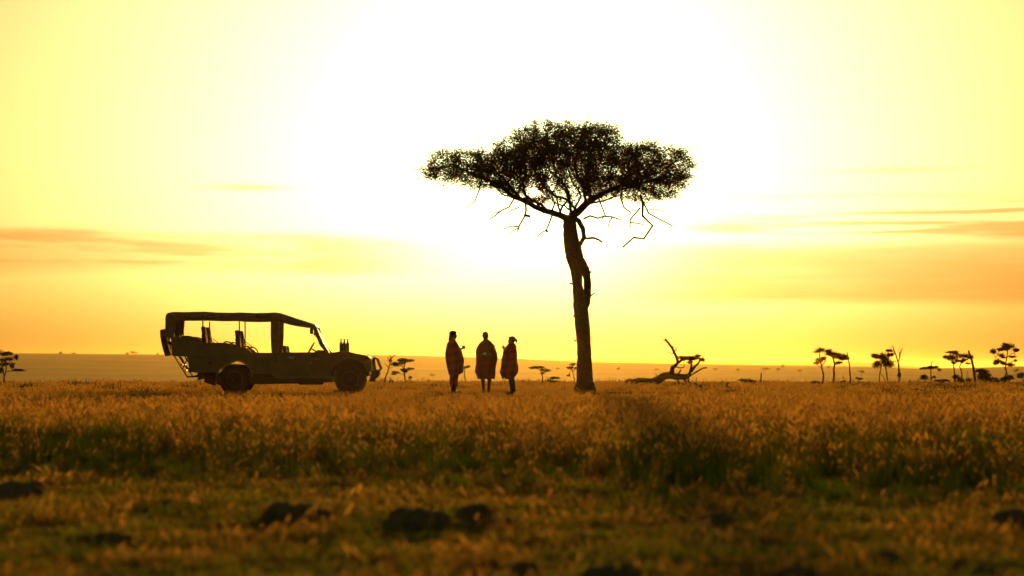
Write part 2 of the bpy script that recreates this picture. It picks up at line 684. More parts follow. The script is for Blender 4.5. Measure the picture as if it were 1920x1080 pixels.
# main limbs, traced, with depth spread
limbs = [
    ([(1067, 412, 0), (1052, 405, -.1), (1034, 399, -.25), (1012, 393, -.45), (993, 386, -.6), (975, 379, -.7), (958, 372, -.9), (945, 362, -1.1), (928, 350, -1.3), (900, 340, -1.4), (870, 330, -1.5)], 11.0),
    ([(1071, 410, 0), (1084, 397, .1), (1098, 382, .2), (1112, 371, .3), (1128, 362, .5), (1150, 350, .7), (1180, 340, .9), (1215, 335, 1.0)], 11.0),
    ([(1068, 408, .1), (1072, 392, .4), (1070, 378, .7), (1062, 368, 1.0), (1045, 360, 1.3), (1030, 345, 1.6), (1015, 325, 1.9)], 5.5),
    ([(1069, 406, -.1), (1080, 388, -.5), (1086, 372, -.9), (1078, 360, -1.2), (1068, 350, -1.5), (1060, 330, -1.9)], 5.0),
    ([(1034, 399, -.25), (1020, 388, .2), (1008, 375, .6), (990, 368, 1.1), (965, 358, 1.6), (930, 335, 2.0), (905, 320, 2.2)], 4.5),
    ([(1098, 382, .2), (1096, 366, -.3), (1090, 352, -.7), (1080, 340, -1.1), (1075, 320, -1.4), (1080, 290, -1.6)], 4.5),
    ([(1112, 371, .3), (1105, 352, .9), (1100, 330, 1.4), (1110, 300, 1.8)], 4.0),
    ([(1128, 362, .5), (1145, 358, -.2), (1165, 352, -.9), (1195, 345, -1.6), (1230, 335, -2.0)], 4.0),
    ([(993, 386, -.6), (985, 372, -1.1), (980, 355, -1.6), (985, 335, -2.0)], 3.5),
    ([(1060, 408, -.1), (1047, 392, -.5), (1041, 376, -.8), (1030, 364, -1.1), (1021, 345, -1.4)], 4.0),
    ([(1072, 392, .4), (1058, 385, .1), (1045, 384, -.2), (1030, 377, -.5), (1016, 373, -.8), (1008, 380, -1.0)], 3.5),
    ([(1084, 397, .1), (1068, 378, -.3), (1063, 362, -.6), (1050, 346, -.8), (1030, 330, -1.0)], 4.0),
    ([(1098, 382, .2), (1118, 380, .0), (1140, 375, -.2), (1152, 371, -.4), (1160, 360, -.6)], 4.5),
    ([(1012, 393, -.45), (1006, 381, -.2), (997, 373, .2), (983, 362, .5), (975, 345, .8)], 4.0),
    ([(975, 379, -.7), (969, 368, -.5), (958, 354, -.2), (945, 335, .1)], 3.0),
    ([(1052, 405, -.1), (1051, 391, .3), (1058, 380, .6), (1068, 368, .9), (1064, 352, 1.2), (1050, 335, 1.4)], 4.0),
    ([(1112, 371, .3), (1098, 362, -.1), (1090, 345, -.3), (1098, 325, -.4)], 4.0),
    ([(958, 372, -.9), (948, 374, -1.2), (935, 366, -1.5), (915, 352, -1.8), (890, 345, -1.9)], 3.0),
    ([(1034, 399, -.25), (1038, 386, -.6), (1032, 372, -.9), (1040, 358, -1.1), (1052, 345, -1.3)], 3.5),
]
nodes, parent = [], []
minr = {}


def addnode(p, par):
    nodes.append(Vector(p))
    parent.append(par)
    return len(nodes) - 1


root = addnode(T(1068, 412), -1)
for pts, _w in limbs:
    a0 = T(*pts[0])
    near_i = min(range(len(nodes)), key=lambda i: (nodes[i] - a0).length)
    cur = near_i
    lseq = []
    for q in pts[1:]:
        tgt = T(*q)
        a = nodes[cur].copy()
        k = max(1, int((tgt - a).length / 0.16))
        for s_ in range(1, k + 1):
            jit = Vector((random.uniform(-1, 1), random.uniform(-1, 1), random.uniform(-1, 1))) * 0.018
            cur = addnode(a.lerp(tgt, s_ / k) + jit, cur)
            lseq.append(cur)
    for i_, c_ in enumerate(lseq):
        minr[c_] = _w * 0.5 * px2m * (1 - 0.78 * i_ / len(lseq))
lobes = [(808, 322, 26, 15, .9), (1290, 318, 18, 28, 1.0), (862, 306, 66, 34, 1.7), (832, 322, 44, 24, 1.3), (885, 330, 50, 24, 1.8), (905, 312, 62, 36, 2.4), (940, 305, 50, 38, 2.6),
         (985, 292, 62, 44, 2.9), (1035, 272, 80, 42, 2.9), (1090, 262, 74, 36, 2.6), (1130, 262, 42, 34, 2.0), (1050, 305, 105, 38, 3.1), (1120, 312, 62, 56, 2.7),
         (1180, 318, 72, 50, 2.7), (1225, 310, 62, 46, 2.2), (1262, 316, 40, 44, 1.6), (1205, 352, 68, 30, 1.9), (1010, 345, 62, 22, 2.2), (955, 338, 48, 22, 1.8), (1000, 364, 60, 20, 1.8), (1062, 370, 48, 22, 1.8), (1108, 362, 44, 20, 1.5), (1140, 352, 60, 26, 2.0), (1255, 345, 42, 30, 1.4)]
cr = T(1050, 310)
att = []
for (cx, cy, rx, ry, dp) in lobes:
    k = int(rx * ry * 0.062 * (0.6 + dp / 3))
    q = rng.normal(size=(k, 3))
    q /= np.linalg.norm(q, axis=1)[:, None]
    q *= (rng.random((k, 1)) ** 0.45)
    c = T(cx, cy)
    att.append(np.stack([c.x + q[:, 0] * rx * px2m, q[:, 1] * dp, c.z + q[:, 2] * ry * px2m], 1))
att = np.concatenate(att)
for (gx_, gy_, gr_) in ((997, 357, 7), (1003, 360, 8), (1010, 363, 7), (1040, 392, 9), (1085, 385, 6)):
    apx = 960 + (att[:, 0] + TB.x) / (att[:, 1] + TB.y) * F
    apy = HZ - (att[:, 2] + TB.z - CZ) / (att[:, 1] + TB.y) * F
    att = att[np.hypot(apx - gx_, apy - gy_) > gr_]
alive = np.ones(len(att), bool)
nd = np.array([tuple(q) for q in nodes])
D = np.linalg.norm(att[:, None] - nd[None], axis=2)
best = D.argmin(1)
bd = D.min(1)
STEP, KILL = 0.11, 0.17
for it in range(70):
    if not alive.any():
        break
    dirs = {}
    for ai in np.nonzero(alive)[0]:
        k = best[ai]
        d_ = att[ai] - np.array(nodes[k])
        d_ = d_ / (np.linalg.norm(d_) + 1e-9)
        dirs.setdefault(int(k), []).append(d_)
    new = []
    for k, ds in dirs.items():
        d_ = np.sum(ds, 0) + rng.normal(size=3) * 0.25
        nl = np.linalg.norm(d_)
        if nl < 1e-6:
            continue
        new.append(addnode(nodes[k] + Vector(d_ / nl * STEP), k))
    na_ = np.array([tuple(nodes[i]) for i in new])
    D = np.linalg.norm(att[:, None] - na_[None], axis=2)
    m_ = D.min(1)
    am = D.argmin(1)
    upd = m_ < bd
    best[upd] = np.array(new)[am[upd]]
    bd[upd] = m_[upd]
    alive &= bd > KILL
    if len(nodes) > 9000:
        break
nn = len(nodes)
rad2 = np.zeros(nn)
kids = [[] for _ in range(nn)]
for i in range(1, nn):
    kids[parent[i]].append(i)
TIP = 0.0058
EXP = 2.35
for i in range(nn - 1, -1, -1):
    if not kids[i]:
        rad2[i] = TIP ** EXP
    if parent[i] >= 0:
        rad2[parent[i]] += rad2[i]
rr = rad2 ** (1 / EXP)
scale_r = (9.2 * px2m) / rr[root]
rr = np.maximum(TIP, np.where(rr > 0.02, rr * scale_r, rr * (1 + (scale_r - 1) * np.clip((rr - TIP) / 0.0142, 0, 1))))
for c_, mr_ in minr.items():
    rr[c_] = max(rr[c_], mr_)
bm_ = MB()
done = set()
stack = [root]
starts = [(root, None)]
while starts:
    s0, par0 = starts.pop()
    path, rd = [], []
    if par0 is not None:
        path.append(nodes[par0])
        rd.append(min(rr[par0], rr[s0] * 1.25))
    c = s0
    while True:
        path.append(nodes[c])
        rd.append(rr[c])
        ks = kids[c]
        if not ks:
            break
        ks = sorted(ks, key=lambda q: -rr[q])
        for o_ in ks[1:]:
            starts.append((o_, c))
        c = ks[0]
    if len(path) > 1:
        bm_.tube(path, rd, 7 if rd[0] > 0.03 else (5 if rd[0] > 0.012 else 4))
# bare hanging twigs
DT = [([(1196, 372), (1201, 385), (1200, 410), (1219, 428), (1203, 452), (1184, 450), (1175, 458), (1164, 468)], 1.5, -.9),
      ([(1196, 395), (1190, 402), (1178, 416), (1177, 422), (1178, 431)], 1.0, -.9), ([(1177, 422), (1190, 423), (1202, 426)], .8, -.9),
      ([(1208, 378), (1218, 398), (1235, 408), (1263, 422)], 1.0, .3), ([(1215, 392), (1230, 390), (1250, 396)], .6, .3),
      ([(1093, 445), (1101, 447), (1112, 446), (1122, 449), (1129, 454)], 1.6, 0), ([(1073, 408), (1085, 414), (1093, 430), (1095, 445), (1088, 458), (1082, 468)], 3.2, -.05),
      ([(1095, 408), (1108, 402), (1122, 407), (1134, 403), (1150, 404), (1165, 410)], 1.2, .4), ([(1134, 403), (1128, 412)], .7, .4),
      ([(1150, 404), (1144, 414), (1141, 425)], .8, .4), ([(1165, 352), (1160, 375), (1166, 395), (1180, 404)], 1.1, -.9), ([(1122, 365), (1130, 385), (1137, 405)], 1.0, .4),
      ([(985, 384), (986, 398), (982, 412), (974, 425), (970, 437)], 1.2, -.6), ([(972, 428), (958, 427), (943, 433)], .8, -.6), ([(974, 430), (962, 435), (955, 442)], .7, -.6), ([(984, 407), (994, 409)], 1.6, -.6),
      ([(965, 375), (955, 392), (940, 400), (925, 412), (919, 414)], 1.0, -.8), ([(940, 400), (930, 403), (920, 408)], .6, -.8), ([(975, 392), (960, 398), (948, 406)], .7, -.7),
      ([(1036, 402), (1030, 418), (1024, 433), (1015, 438), (1006, 446)], 1.0, -.3), ([(1024, 433), (1026, 436)], 1.6, -.3),
      ([(905, 345), (900, 365), (893, 385), (885, 392)], .9, -1.4), ([(893, 385), (880, 396), (873, 397)], .6, -1.4)]
for pts, wd, dy in DT:
    pp = [T(x, y, dy + 0.06 * math.sin(i * 2.1)) for i, (x, y) in enumerate(pts)]
    bm_.tube(pp, [wd * px2m * 1.5 * (1.15 - 0.5 * i / len(pp)) for i in range(len(pp))], 5)
wisp = []
cen = np.array(T(1050, 330))
rimn = [i for i in range(nn) if not kids[i]]
random.shuffle(rimn)
for i in rimn[:260]:
    p0 = nodes[i]
    o_ = Vector(tuple(np.array(p0) - cen))
    o_.z *= 2.2
    o_ = (o_.normalized() + Vector((random.uniform(-1, 1), random.uniform(-1, 1), random.uniform(-.5, 1))) * .6).normalized()
    ln_ = random.uniform(.12, .38)
    p1_ = p0 + o_ * ln_ * .5 + Vector((0, 0, random.uniform(-.03, .05)))
    p2__ = p0 + o_ * ln_
    bm_.tube([p0, p1_, p2__], [.0058, .005, .0035], 4)
    for q_ in range(random.randint(5, 14)):
        wisp.append(np.array(p0.lerp(p2__, random.uniform(.2, 1.05))) + rng.normal(size=3) * .028)
branches = bm_.build('branches', bark, acacia, smooth=True)
# foliage on the thin growth inside the crown
rad_np = np.array(rr)
npos = np.array([tuple(q) for q in nodes])
tipmask = rad_np < 0.013
tips = npos[tipmask]
lc = []
SUNP = T(1003, 360)
for q in tips:
    pxl = 960 + (q[0] + TB.x) / (q[1] + TB.y) * F
    pyl = HZ - (q[2] + TB.z - CZ) / (q[1] + TB.y) * F
    if pyl > 345 and 930 < pxl < 1150 and random.random() < 0.12 + (pyl - 345) * .016:
        continue
    k = random.randint(27, 50)
    sp2 = rng.normal(size=(k, 3)) * np.array([.10, .10, .07])
    lc.append(q + sp2)
lc = np.concatenate(lc + [np.array(wisp)])
pxl = 960 + (lc[:, 0] + TB.x) / (lc[:, 1] + TB.y) * F
pyl = HZ - (lc[:, 2] + TB.z - CZ) / (lc[:, 1] + TB.y) * F
ga_, gb_ = (pxl - 1003) * .92 + (pyl - 360) * .39, -(pxl - 1003) * .39 + (pyl - 360) * .92
gap = (np.hypot(ga_ / 1.9, gb_) < 6.5 + rng.normal(size=len(lc)) * 1.6) | (np.hypot(pxl - 1029, pyl - 345) < 4) | (np.hypot(pxl - 1035, pyl - 353) < 4)
lc = lc[~gap]
v_, f_, g_ = leafcards(lc, rng.uniform(.020, .042, len(lc)), 0, 0.6, 5)
fastmesh('crown', v_, f_, acacia_leaf, acacia, g_)
print('acacia nodes', nn, 'leaves', len(lc))

# ------------------------------------------------------------------ small trees, shrubs and dead wood
bush_leaf = leafmat('thorn_leaf', [(0.0, (0.030, 0.042, 0.012)), (0.5, (0.055, 0.07, 0.02)), (1.0, (0.09, 0.09, 0.03))], 0.35)
seed_ctr = [100]


def plant(name, label, cat, Y, limbs_, blobs, base=None, wood=None, dens=1.0, group=None, leaf=None, flatten=1.0, woodname='trunk', spread=0.5):
    """limbs_: list of ([(px,py)...], width_px); blobs: (cx,cy,rx,ry) foliage clumps; all traced, given depth here"""
    seed_ctr[0] += 1
    r_ = np.random.default_rng(seed_ctr[0])
    rd = random.Random(seed_ctr[0])
    m = Y / F
    bx = base if base is not None else (limbs_[0][0][0][0])
    x0 = (bx - 960) * m
    z0 = gz(x0, Y)
    o = empty(name, (x0, Y, z0))
    org = Vector((x0, Y, z0))

    def q(px, py, dy=0.0):
        return P(px, py, Y) - org + Vector((0, dy, 0))
    mb = MB()
    tops = []
    for li, (pts, wd) in enumerate(limbs_):
        dyt = rd.uniform(-spread, spread) * 0.5 if li else 0.0
        pp = []
        for i, (x, y) in enumerate(pts):
            pp.append(q(x, y, dyt * i / max(1, len(pts) - 1)))
        if li == 0 or pts[0][1] > 712:
            b0 = pp[0].copy()
            b0.z = min(b0.z, gz(b0.x + x0, Y + b0.y) - z0) - 0.06
            if (pp[0] - b0).length > 0.02:
                pp.insert(0, b0)
        # kink and refine
        fin = [pp[0]]
        for a, b_ in zip(pp, pp[1:]):
            fin.append(a.lerp(b_, 0.5) + Vector((rd.uniform(-1, 1), rd.uniform(-1, 1), rd.uniform(-1, 1))) * (a - b_).length * 0.06)
            fin.append(b_)
        n_ = len(fin)
        mb.tube(fin, [max(0.0085, wd * m * 0.62 * (1.1 - 0.5 * i / n_)) for i in range(n_)], 6)
        tops.append(fin[-1])
        tops.append(fin[-2])
    cs, szs = [], []
    for (cx, cy, rx, ry) in blobs:
        c = q(cx, cy, rd.uniform(-spread, spread) * 0.6)
        t_ = min(tops, key=lambda k_: (k_ - c).length)
        mid = t_.lerp(c, 0.5) + Vector((0, 0, -0.03))
        mb.tube([t_, mid, c], [0.014, 0.012, 0.009], 4)
        for s_ in range(9):
            e = c + Vector((rd.uniform(-1, 1) * rx * m * .9, rd.uniform(-1, 1) * rx * m * .7, rd.uniform(-.6, .9) * ry * m))
            mb.tube([t_.lerp(c, .6), c.lerp(e, .5), e], [0.010, 0.008, 0.005], 4)
        k = max(60, int((rx + 2) * (ry + 2) * 11 * dens))
        # clumps in the blob
        nc = max(3, int(rx * ry / 9))
        cc = r_.normal(size=(nc, 3))
        cc /= np.linalg.norm(cc, axis=1)[:, None]
        cc *= r_.random((nc, 1)) ** .5
        pick = r_.integers(0, nc, k)
        u = cc[pick] + r_.normal(size=(k, 3)) * 0.38
        cs.append(np.stack([c.x + u[:, 0] * rx * m, c.y + u[:, 1] * max(rx, 4) * m * 0.9, c.z + u[:, 2] * ry * m * flatten], 1))
        szs.append(r_.uniform(.016, .036, k) * max(1.0, Y / 80.0))
    mb.build(woodname, wood or bark, o, smooth=True)
    if cs:
        c_ = np.concatenate(cs)
        v1, f1, g1 = leafcards(c_, np.concatenate(szs), 0, 0.5, seed_ctr[0])
        fastmesh('crown' if cat == 'tree' else 'foliage', v1, f1, leaf or bush_leaf, o, g1)
    tag(o, label, cat, group)
    return o


G1 = 'small thorn trees along the edge of the plain'
# right-hand row
plant('thorn_tree', 'sparse thorn tree with a dark leafy tuft, leftmost in the right-hand row', 'tree', 71,
      [([(1542, 718), (1544, 700), (1541, 690), (1538, 678), (1537, 662)], 2.6), ([(1541, 690), (1533, 684), (1526, 680)], 1.2), ([(1540, 688), (1547, 678), (1549, 672)], 1.2), ([(1538, 678), (1530, 672)], 1.0)],
      [(1537, 658, 9, 5.5), (1531, 677, 8, 4), (1545, 672, 6, 4)], dens=.8, group=G1)
plant('thorn_tree', 'thorn tree with a slanting dark canopy drooping to the right', 'tree', 70,
      [([(1562, 718), (1564, 704), (1563, 692), (1565, 684), (1562, 672), (1558, 664)], 3.2), ([(1565, 684), (1572, 677), (1582, 671)], 1.6), ([(1565, 684), (1574, 682)], 1.0)],
      [(1552, 659, 7, 4.5), (1559, 662, 10, 5), (1569, 667, 11, 5), (1583, 670, 10, 4), (1572, 680, 5, 2.5)], dens=1.3, group=G1)
plant('dead_sapling', 'thin crooked bare pole beside the slanting thorn tree', 'dead tree', 70,
      [([(1594, 718), (1594, 704), (1593, 692), (1592, 680), (1590, 668), (1588.5, 660)], 2.2), ([(1592, 675), (1587, 672)], 1.0)], [(1591, 672, 3, 2)], dens=.5, woodname='trunk')
plant('thorn_tree', 'bushy thorn tree on several thin stems beside the bare forked sapling', 'tree', 71,
      [([(1665, 718), (1663, 704), (1661, 692), (1656, 678), (1652, 668)], 2.2), ([(1649, 717), (1649, 704), (1652, 690), (1652, 680)], 1.8), ([(1660, 716), (1655, 704), (1650, 696)], 1.2), ([(1658, 686), (1666, 680), (1668, 664)], 1.4)],
      [(1639, 667, 7, 4), (1651, 667, 10, 6), (1664, 663, 7, 4), (1648, 683, 9, 7), (1665, 685, 10, 8), (1658, 676, 9, 6), (1668, 657, 5, 2.5)], dens=1.15, group=G1)
plant('dead_sapling', 'bare forked sapling with upswept twigs and a leafy clump at its foot', 'dead tree', 70.5,
      [([(1685, 718), (1685.5, 704), (1685, 690), (1683, 676), (1680, 666), (1676, 656), (1673, 648)], 2.3), ([(1684, 678), (1688, 666), (1690, 658), (1694, 652)], 1.4), ([(1680, 666), (1672, 656), (1664, 655)], 1.1), ([(1688, 666), (1684, 655)], .9), ([(1690, 660), (1687, 652)], .8), ([(1677, 658), (1670, 652)], .7)],
      [(1685, 707, 3.5, 5)], dens=.9)
plant('thorn_tree', 'low umbrella-shaped thorn tree with a thin flat top', 'tree', 71,
      [([(1745, 718), (1745.5, 704), (1745, 696), (1746, 688), (1747, 680), (1750, 677)], 2.0), ([(1746, 692), (1738, 689), (1731, 691)], 1.2), ([(1746, 690), (1755, 690), (1760, 694)], 1.2)],
      [(1744, 688.5, 13, 2.4), (1733, 691, 5, 2), (1755, 688.5, 5, 2.2), (1759, 694, 3, 2.5)], dens=1.4, group=G1)
plant('thorn_tree', 'slender thorn tree with layered crown, left of the leaning dead trunk', 'tree', 72,
      [([(1790, 716), (1790.5, 704), (1789, 693), (1788, 683), (1784, 668), (1782, 661)], 2.2), ([(1788, 683), (1796, 672), (1797, 664)], 1.2), ([(1788, 680), (1778, 674)], 1.0)],
      [(1781, 660, 10, 2.6), (1793, 662, 5, 3), (1784, 671, 12, 5), (1775, 668, 5, 3), (1794, 676, 5, 2.5), (1786, 681, 5, 2)], dens=.9, group=G1)
plant('thorn_tree', 'crooked thorn tree leaning against the tall dead trunk', 'tree', 71,
      [([(1803, 716), (1804, 704), (1803, 696), (1799, 688), (1803, 678), (1806, 670)], 2.2), ([(1803, 680), (1812, 674), (1819, 671)], 1.3)],
      [(1806, 668, 8, 4.5), (1818, 671, 6, 3.5), (1805, 676, 7, 3), (1815, 682, 4, 1.5)], dens=1.0, group=G1)
plant('dead_tree', 'tall leaning dead trunk with snapped top and short stubs', 'dead tree', 71,
      [([(1829, 716), (1827, 700), (1824, 684), (1820, 668), (1816, 657)], 4.2), ([(1822, 672), (1827, 670)], 1.6), ([(1823, 680), (1818, 681)], 1.3), ([(1826, 692), (1828, 690)], 1.6)], [])
plant('thorn_tree', 'large loose thorn tree with scattered leaf layers at the far right', 'tree', 72,
      [([(1884, 706), (1887, 700), (1886, 690), (1885, 682), (1888, 668), (1890, 655)], 2.4), ([(1891, 706), (1888, 699), (1886, 692)], 1.5), ([(1885, 682), (1876, 676), (1866, 670)], 1.3), ([(1885, 684), (1894, 680), (1902, 676)], 1.2), ([(1887, 672), (1876, 664), (1863, 660)], 1.2), ([(1888, 670), (1898, 662), (1904, 664)], 1.1)],
      [(1861, 660, 7, 4), (1872, 656, 6, 2.5), (1885, 653, 8, 4), (1893, 648, 9, 5), (1900, 656, 6, 4), (1877, 668, 6, 3.5), (1868, 676, 7, 4), (1864, 682, 5, 2.5), (1900, 669, 6, 2.2), (1880, 680, 6, 2.5), (1894, 683, 8, 3), (1906, 676, 3, 2)], dens=1.15, group=G1)
G2 = 'low shrubs between the thorn trees'
for (nm, lb, Y, li, bl, de) in [
    ('brush_heap', 'low dark brush heap at the foot of the leftmost thorn tree', 70, [([(1529, 719), (1528, 715)], 1.5)], [(1529, 718, 11, 2.6)], 1.8),
    ('twiggy_shrub', 'twiggy little shrub between slanting tree and bare pole', 70, [([(1583, 718), (1582, 708), (1580, 704)], 1.0), ([(1583, 718), (1587, 710)], .8), ([(1586, 718), (1578, 714)], .8)], [(1584, 716, 6, 2)], .7),
    ('twiggy_shrub', 'pale twiggy shrub standing alone right of the bare pole', 71, [([(1611, 718), (1610, 710), (1606, 708)], 1.0), ([(1611, 714), (1615, 708)], .8)], [(1611, 710, 5, 2)], .8),
    ('round_shrub', 'small round shrub left of the umbrella-shaped thorn tree', 71, [([(1737, 718), (1736, 711)], 1.4)], [(1736, 707, 7, 5), (1748, 707, 3, 2)], 1.5),
    ('flat_shrub', 'flat spreading shrub right of the umbrella-shaped thorn tree', 71, [([(1764, 719), (1763, 714)], 1.4)], [(1763, 713, 9, 2.2), (1775, 713.5, 7, 1.4), (1763, 718, 4, 2)], 1.6),
    ('dense_shrub', 'dark shrub at the foot of the slender layered thorn tree', 72, [([(1797, 718), (1797, 711)], 1.5)], [(1795, 709, 7, 5), (1803, 712, 6, 4)], 1.6),
    ('twiggy_shrub', 'grey twiggy shrub between crooked thorn tree and dead trunk', 72, [([(1814, 717), (1813, 700), (1815, 694)], .9), ([(1815, 716), (1819, 704)], .8), ([(1812, 716), (1810, 706)], .7)], [(1815, 711, 6, 4)], .8),
    ('dense_shrub', 'large dark layered shrub right of the leaning dead trunk', 71, [([(1846, 718), (1846, 706), (1845, 698)], 2.0)], [(1845, 696, 11, 3.5), (1838, 702, 8, 3), (1850, 703, 9, 4), (1845, 710, 14, 5)], 1.6),
    ('dense_shrub', 'grey-green mounded shrub between large shrub and far-right tree', 71, [([(1861, 719), (1861, 713)], 1.4)], [(1861, 713, 8, 4.5), (1868, 716, 5, 3)], 1.3),
    ('dense_shrub', 'dark shrub hiding the foot of the large far-right tree', 71, [([(1888, 719), (1888, 711)], 1.5)], [(1885, 710, 9, 4.5), (1897, 708, 6, 3.5), (1875, 715, 6, 3)], 1.6),
    ('dense_shrub', 'dark shrub cut by the right edge of the picture', 71, [([(1918, 716), (1918, 708)], 1.5)], [(1918, 706, 6, 5)], 1.6),
    ('brush_heap', 'dry brush pile left of the short upright post', 69, [([(1396, 716), (1404, 714), (1416, 716)], 1.6), ([(1391, 710), (1398, 714)], 1.0)], [(1402, 713, 10, 3), (1413, 715, 6, 2)], 1.3),
    ('brush_heap', 'low tangle of dry twigs in the grass below the pale shrub', 58, [([(1577, 727), (1584, 724), (1593, 728)], 1.2)], [(1584, 726, 7, 1.6)], .9),
    ('twiggy_shrub', 'spiky dead seedling between the two thorn trees by the vehicle', 71, [([(731, 719), (731.5, 710), (731, 705)], 1.6), ([(731, 717), (735, 713)], .9), ([(731, 719), (726, 718)], .9), ([(732, 716), (738, 719)], .8)], [(734, 715, 5, 2.5)], .5),
    ('twiggy_shrub', 'ragged little shrub just right of the flat-topped bush by the vehicle', 71, [([(764, 719), (765, 711), (769, 707)], .9)], [(770, 707, 4, 2), (771, 718.5, 5, 1.2)], 1.0),
    ('flat_shrub', 'small layered shrub beside the umbrella bush left of the acacia trunk', 71, [([(1036, 718), (1036, 711)], 1.2)], [(1038, 709, 10, 1.7), (1039, 715, 8, 1.5), (1030, 712, 4, 1.2)], 1.3),
]:
    plant(nm, lb, 'shrub', Y, li, bl, dens=de, group=G2)
# left and centre
plant('thorn_tree', 'forked thorn tree with a side branch at the left edge', 'tree', 71,
      [([(8.5, 719), (8, 706), (6, 696), (4, 686), (4, 672)], 2.8), ([(8, 706), (12, 694), (13, 684), (12, 670)], 2.2), ([(11, 696), (20, 695.5), (30, 695)], 1.2), ([(13, 684), (22, 674), (26, 667)], 1.2)],
      [(6, 664.5, 11, 3), (18, 663, 7, 2.5), (27, 668, 4, 5), (17, 672, 7, 2.5), (4, 675, 6, 3), (5, 684, 8, 4), (18, 685, 6, 3.5), (2, 693, 5, 5), (36, 694, 9, 2.6)], dens=1.2, group=G1)
plant('dead_sapling', 'bare forked sapling just in front of the vehicle bumper', 'dead tree', 71,
      [([(722, 719), (721.5, 712), (724, 704), (728, 694), (730.5, 686), (731, 678), (735, 670), (741, 665)], 2.4), ([(729, 690), (724, 684), (721, 681)], 1.2), ([(731, 678), (733, 668), (731, 664)], 1.2), ([(735, 670), (739, 667), (738, 664)], 1.0), ([(730, 676), (727, 671), (728, 668)], .9), ([(729, 692), (737, 688), (741, 685)], .9)],
      [(731, 676, 4, 2.5)], dens=.8)
plant('thorn_tree', 'flat-topped thorn bush in tiers between vehicle and people', 'tree', 70,
      [([(759.5, 719), (759, 708), (757.5, 698), (758, 688), (759, 678)], 2.8), ([(758, 690), (750, 684), (745, 681)], 1.2), ([(758, 694), (764, 692), (772, 692)], 1.0), ([(758, 704), (750, 700), (742, 699)], .9)],
      [(755, 673.5, 9, 2.6), (767, 676, 8, 2.6), (757, 678, 9, 2.4), (744, 681, 9, 3.6), (756, 692, 7, 2), (763, 696.5, 5, 2), (772, 691, 5, 1.6), (743, 698.5, 6, 2), (737, 701, 4, 1.4)], dens=1.5, group=G1)
plant('thorn_tree', 'thin sapling with a wispy top right of the left-hand person', 'tree', 71,
      [([(872, 719), (872, 710), (871, 700), (871, 690)], 1.8), ([(871, 692), (876, 688), (880, 687)], 1.0)], [(877, 687.5, 4, 1.6), (871, 688, 3, 2)], dens=1.0, group=G1)
plant('thorn_tree', 'little umbrella thorn bush left of the acacia trunk', 'tree', 71,
      [([(1017.5, 718), (1017.5, 708), (1015, 698), (1014, 692)], 2.0), ([(1016, 700), (1023, 696), (1030, 694)], 1.1), ([(1014, 694), (1003, 690), (996, 689)], 1.0)],
      [(1012, 688.5, 12, 2.0), (1000, 689.5, 6, 1.5), (1024, 694, 8, 2.4), (1018, 699, 4, 1.5)], dens=1.5, group=G1)
plant('thorn_tree', 'faint wispy sapling close to the left side of the acacia trunk', 'tree', 73,
      [([(1076.5, 718), (1076, 708), (1074, 698), (1071, 690)], 1.6), ([(1074, 698), (1079, 690)], .9), ([(1073, 694), (1066, 689)], .9)], [(1068, 688, 7, 2.6), (1075, 684, 6, 2.5), (1080, 690, 3, 2), (1067, 704, 4, 1.2)], dens=.7, group=G1)

# fallen tree
plant('fallen_tree', 'fallen dead tree with upswept bare limbs and a thorny crown', 'dead tree', 69,
      [([(1226, 716), (1236, 711), (1246, 705), (1258, 704), (1275, 706), (1292, 706)], 13.0),
       ([(1174, 717), (1180, 714), (1190, 715)], 7.0), ([(1187, 716), (1198, 712), (1210, 713), (1226, 713)], 9.0),
       ([(1258, 704), (1260, 694), (1261, 686)], 8.0), ([(1260, 692), (1266, 686), (1271, 679), (1268, 669), (1264, 662), (1260, 652), (1253, 643), (1247, 636)], 5.0),
       ([(1265, 660), (1269, 655), (1267, 650)], 2.0), ([(1263, 662), (1257, 662), (1253, 660)], 1.6), ([(1262, 654), (1263, 648)], 1.3), ([(1249, 639), (1243, 637)], 1.5), ([(1248, 638), (1248, 633)], 1.5),
       ([(1292, 706), (1295, 694), (1297, 684), (1296, 676)], 4.0), ([(1296, 697), (1303, 687), (1311, 679), (1314, 672)], 4.0), ([(1292, 706), (1303, 699), (1312, 694), (1318, 690), (1326, 689)], 3.0),
       ([(1271, 680), (1280, 674), (1292, 673), (1304, 672), (1314, 672)], 4.0), ([(1278, 675), (1279, 667), (1280, 662)], 1.2), ([(1304, 672), (1307, 665), (1307, 659)], 1.4),
       ([(1268, 688), (1276, 690), (1282, 689)], 1.6), ([(1270, 703), (1274, 697), (1277, 693)], 2.4), ([(1229, 711), (1232, 706), (1230, 699)], 1.5),
       ([(1268, 708), (1272, 714), (1274, 719)], 2.6), ([(1280, 708), (1285, 714), (1286, 719)], 4.0), ([(1290, 708), (1291, 718)], 3.0), ([(1291, 718), (1302, 719)], 1.5)],
      [(1280, 671, 10, 4), (1293, 671, 10, 4.5), (1305, 670, 9, 4), (1297, 678, 5, 4), (1313, 674, 5, 4)], base=1258, wood=deadwood, dens=.9, spread=.8)
plant('dead_branch', 'short dead branch stub poking from grass right of the fallen tree', 'branch', 52,
      [([(1314.5, 736), (1315, 729), (1315.5, 720)], 3.0), ([(1315, 725), (1309, 722), (1302, 719)], 2.2), ([(1306, 720), (1305, 714), (1306.5, 707)], 1.4)], [], wood=deadwood, spread=.2)
plant('dead_branch', 'hook-shaped dead branch lying in grass with one upright stub', 'branch', 53,
      [([(1363, 736), (1364, 727), (1363, 717)], 3.4), ([(1363, 718), (1368.5, 718)], 2.0), ([(1364, 724), (1370, 727.5), (1380, 730), (1390, 730.5), (1400, 728.5)], 2.8)], [], wood=deadwood, spread=.25)
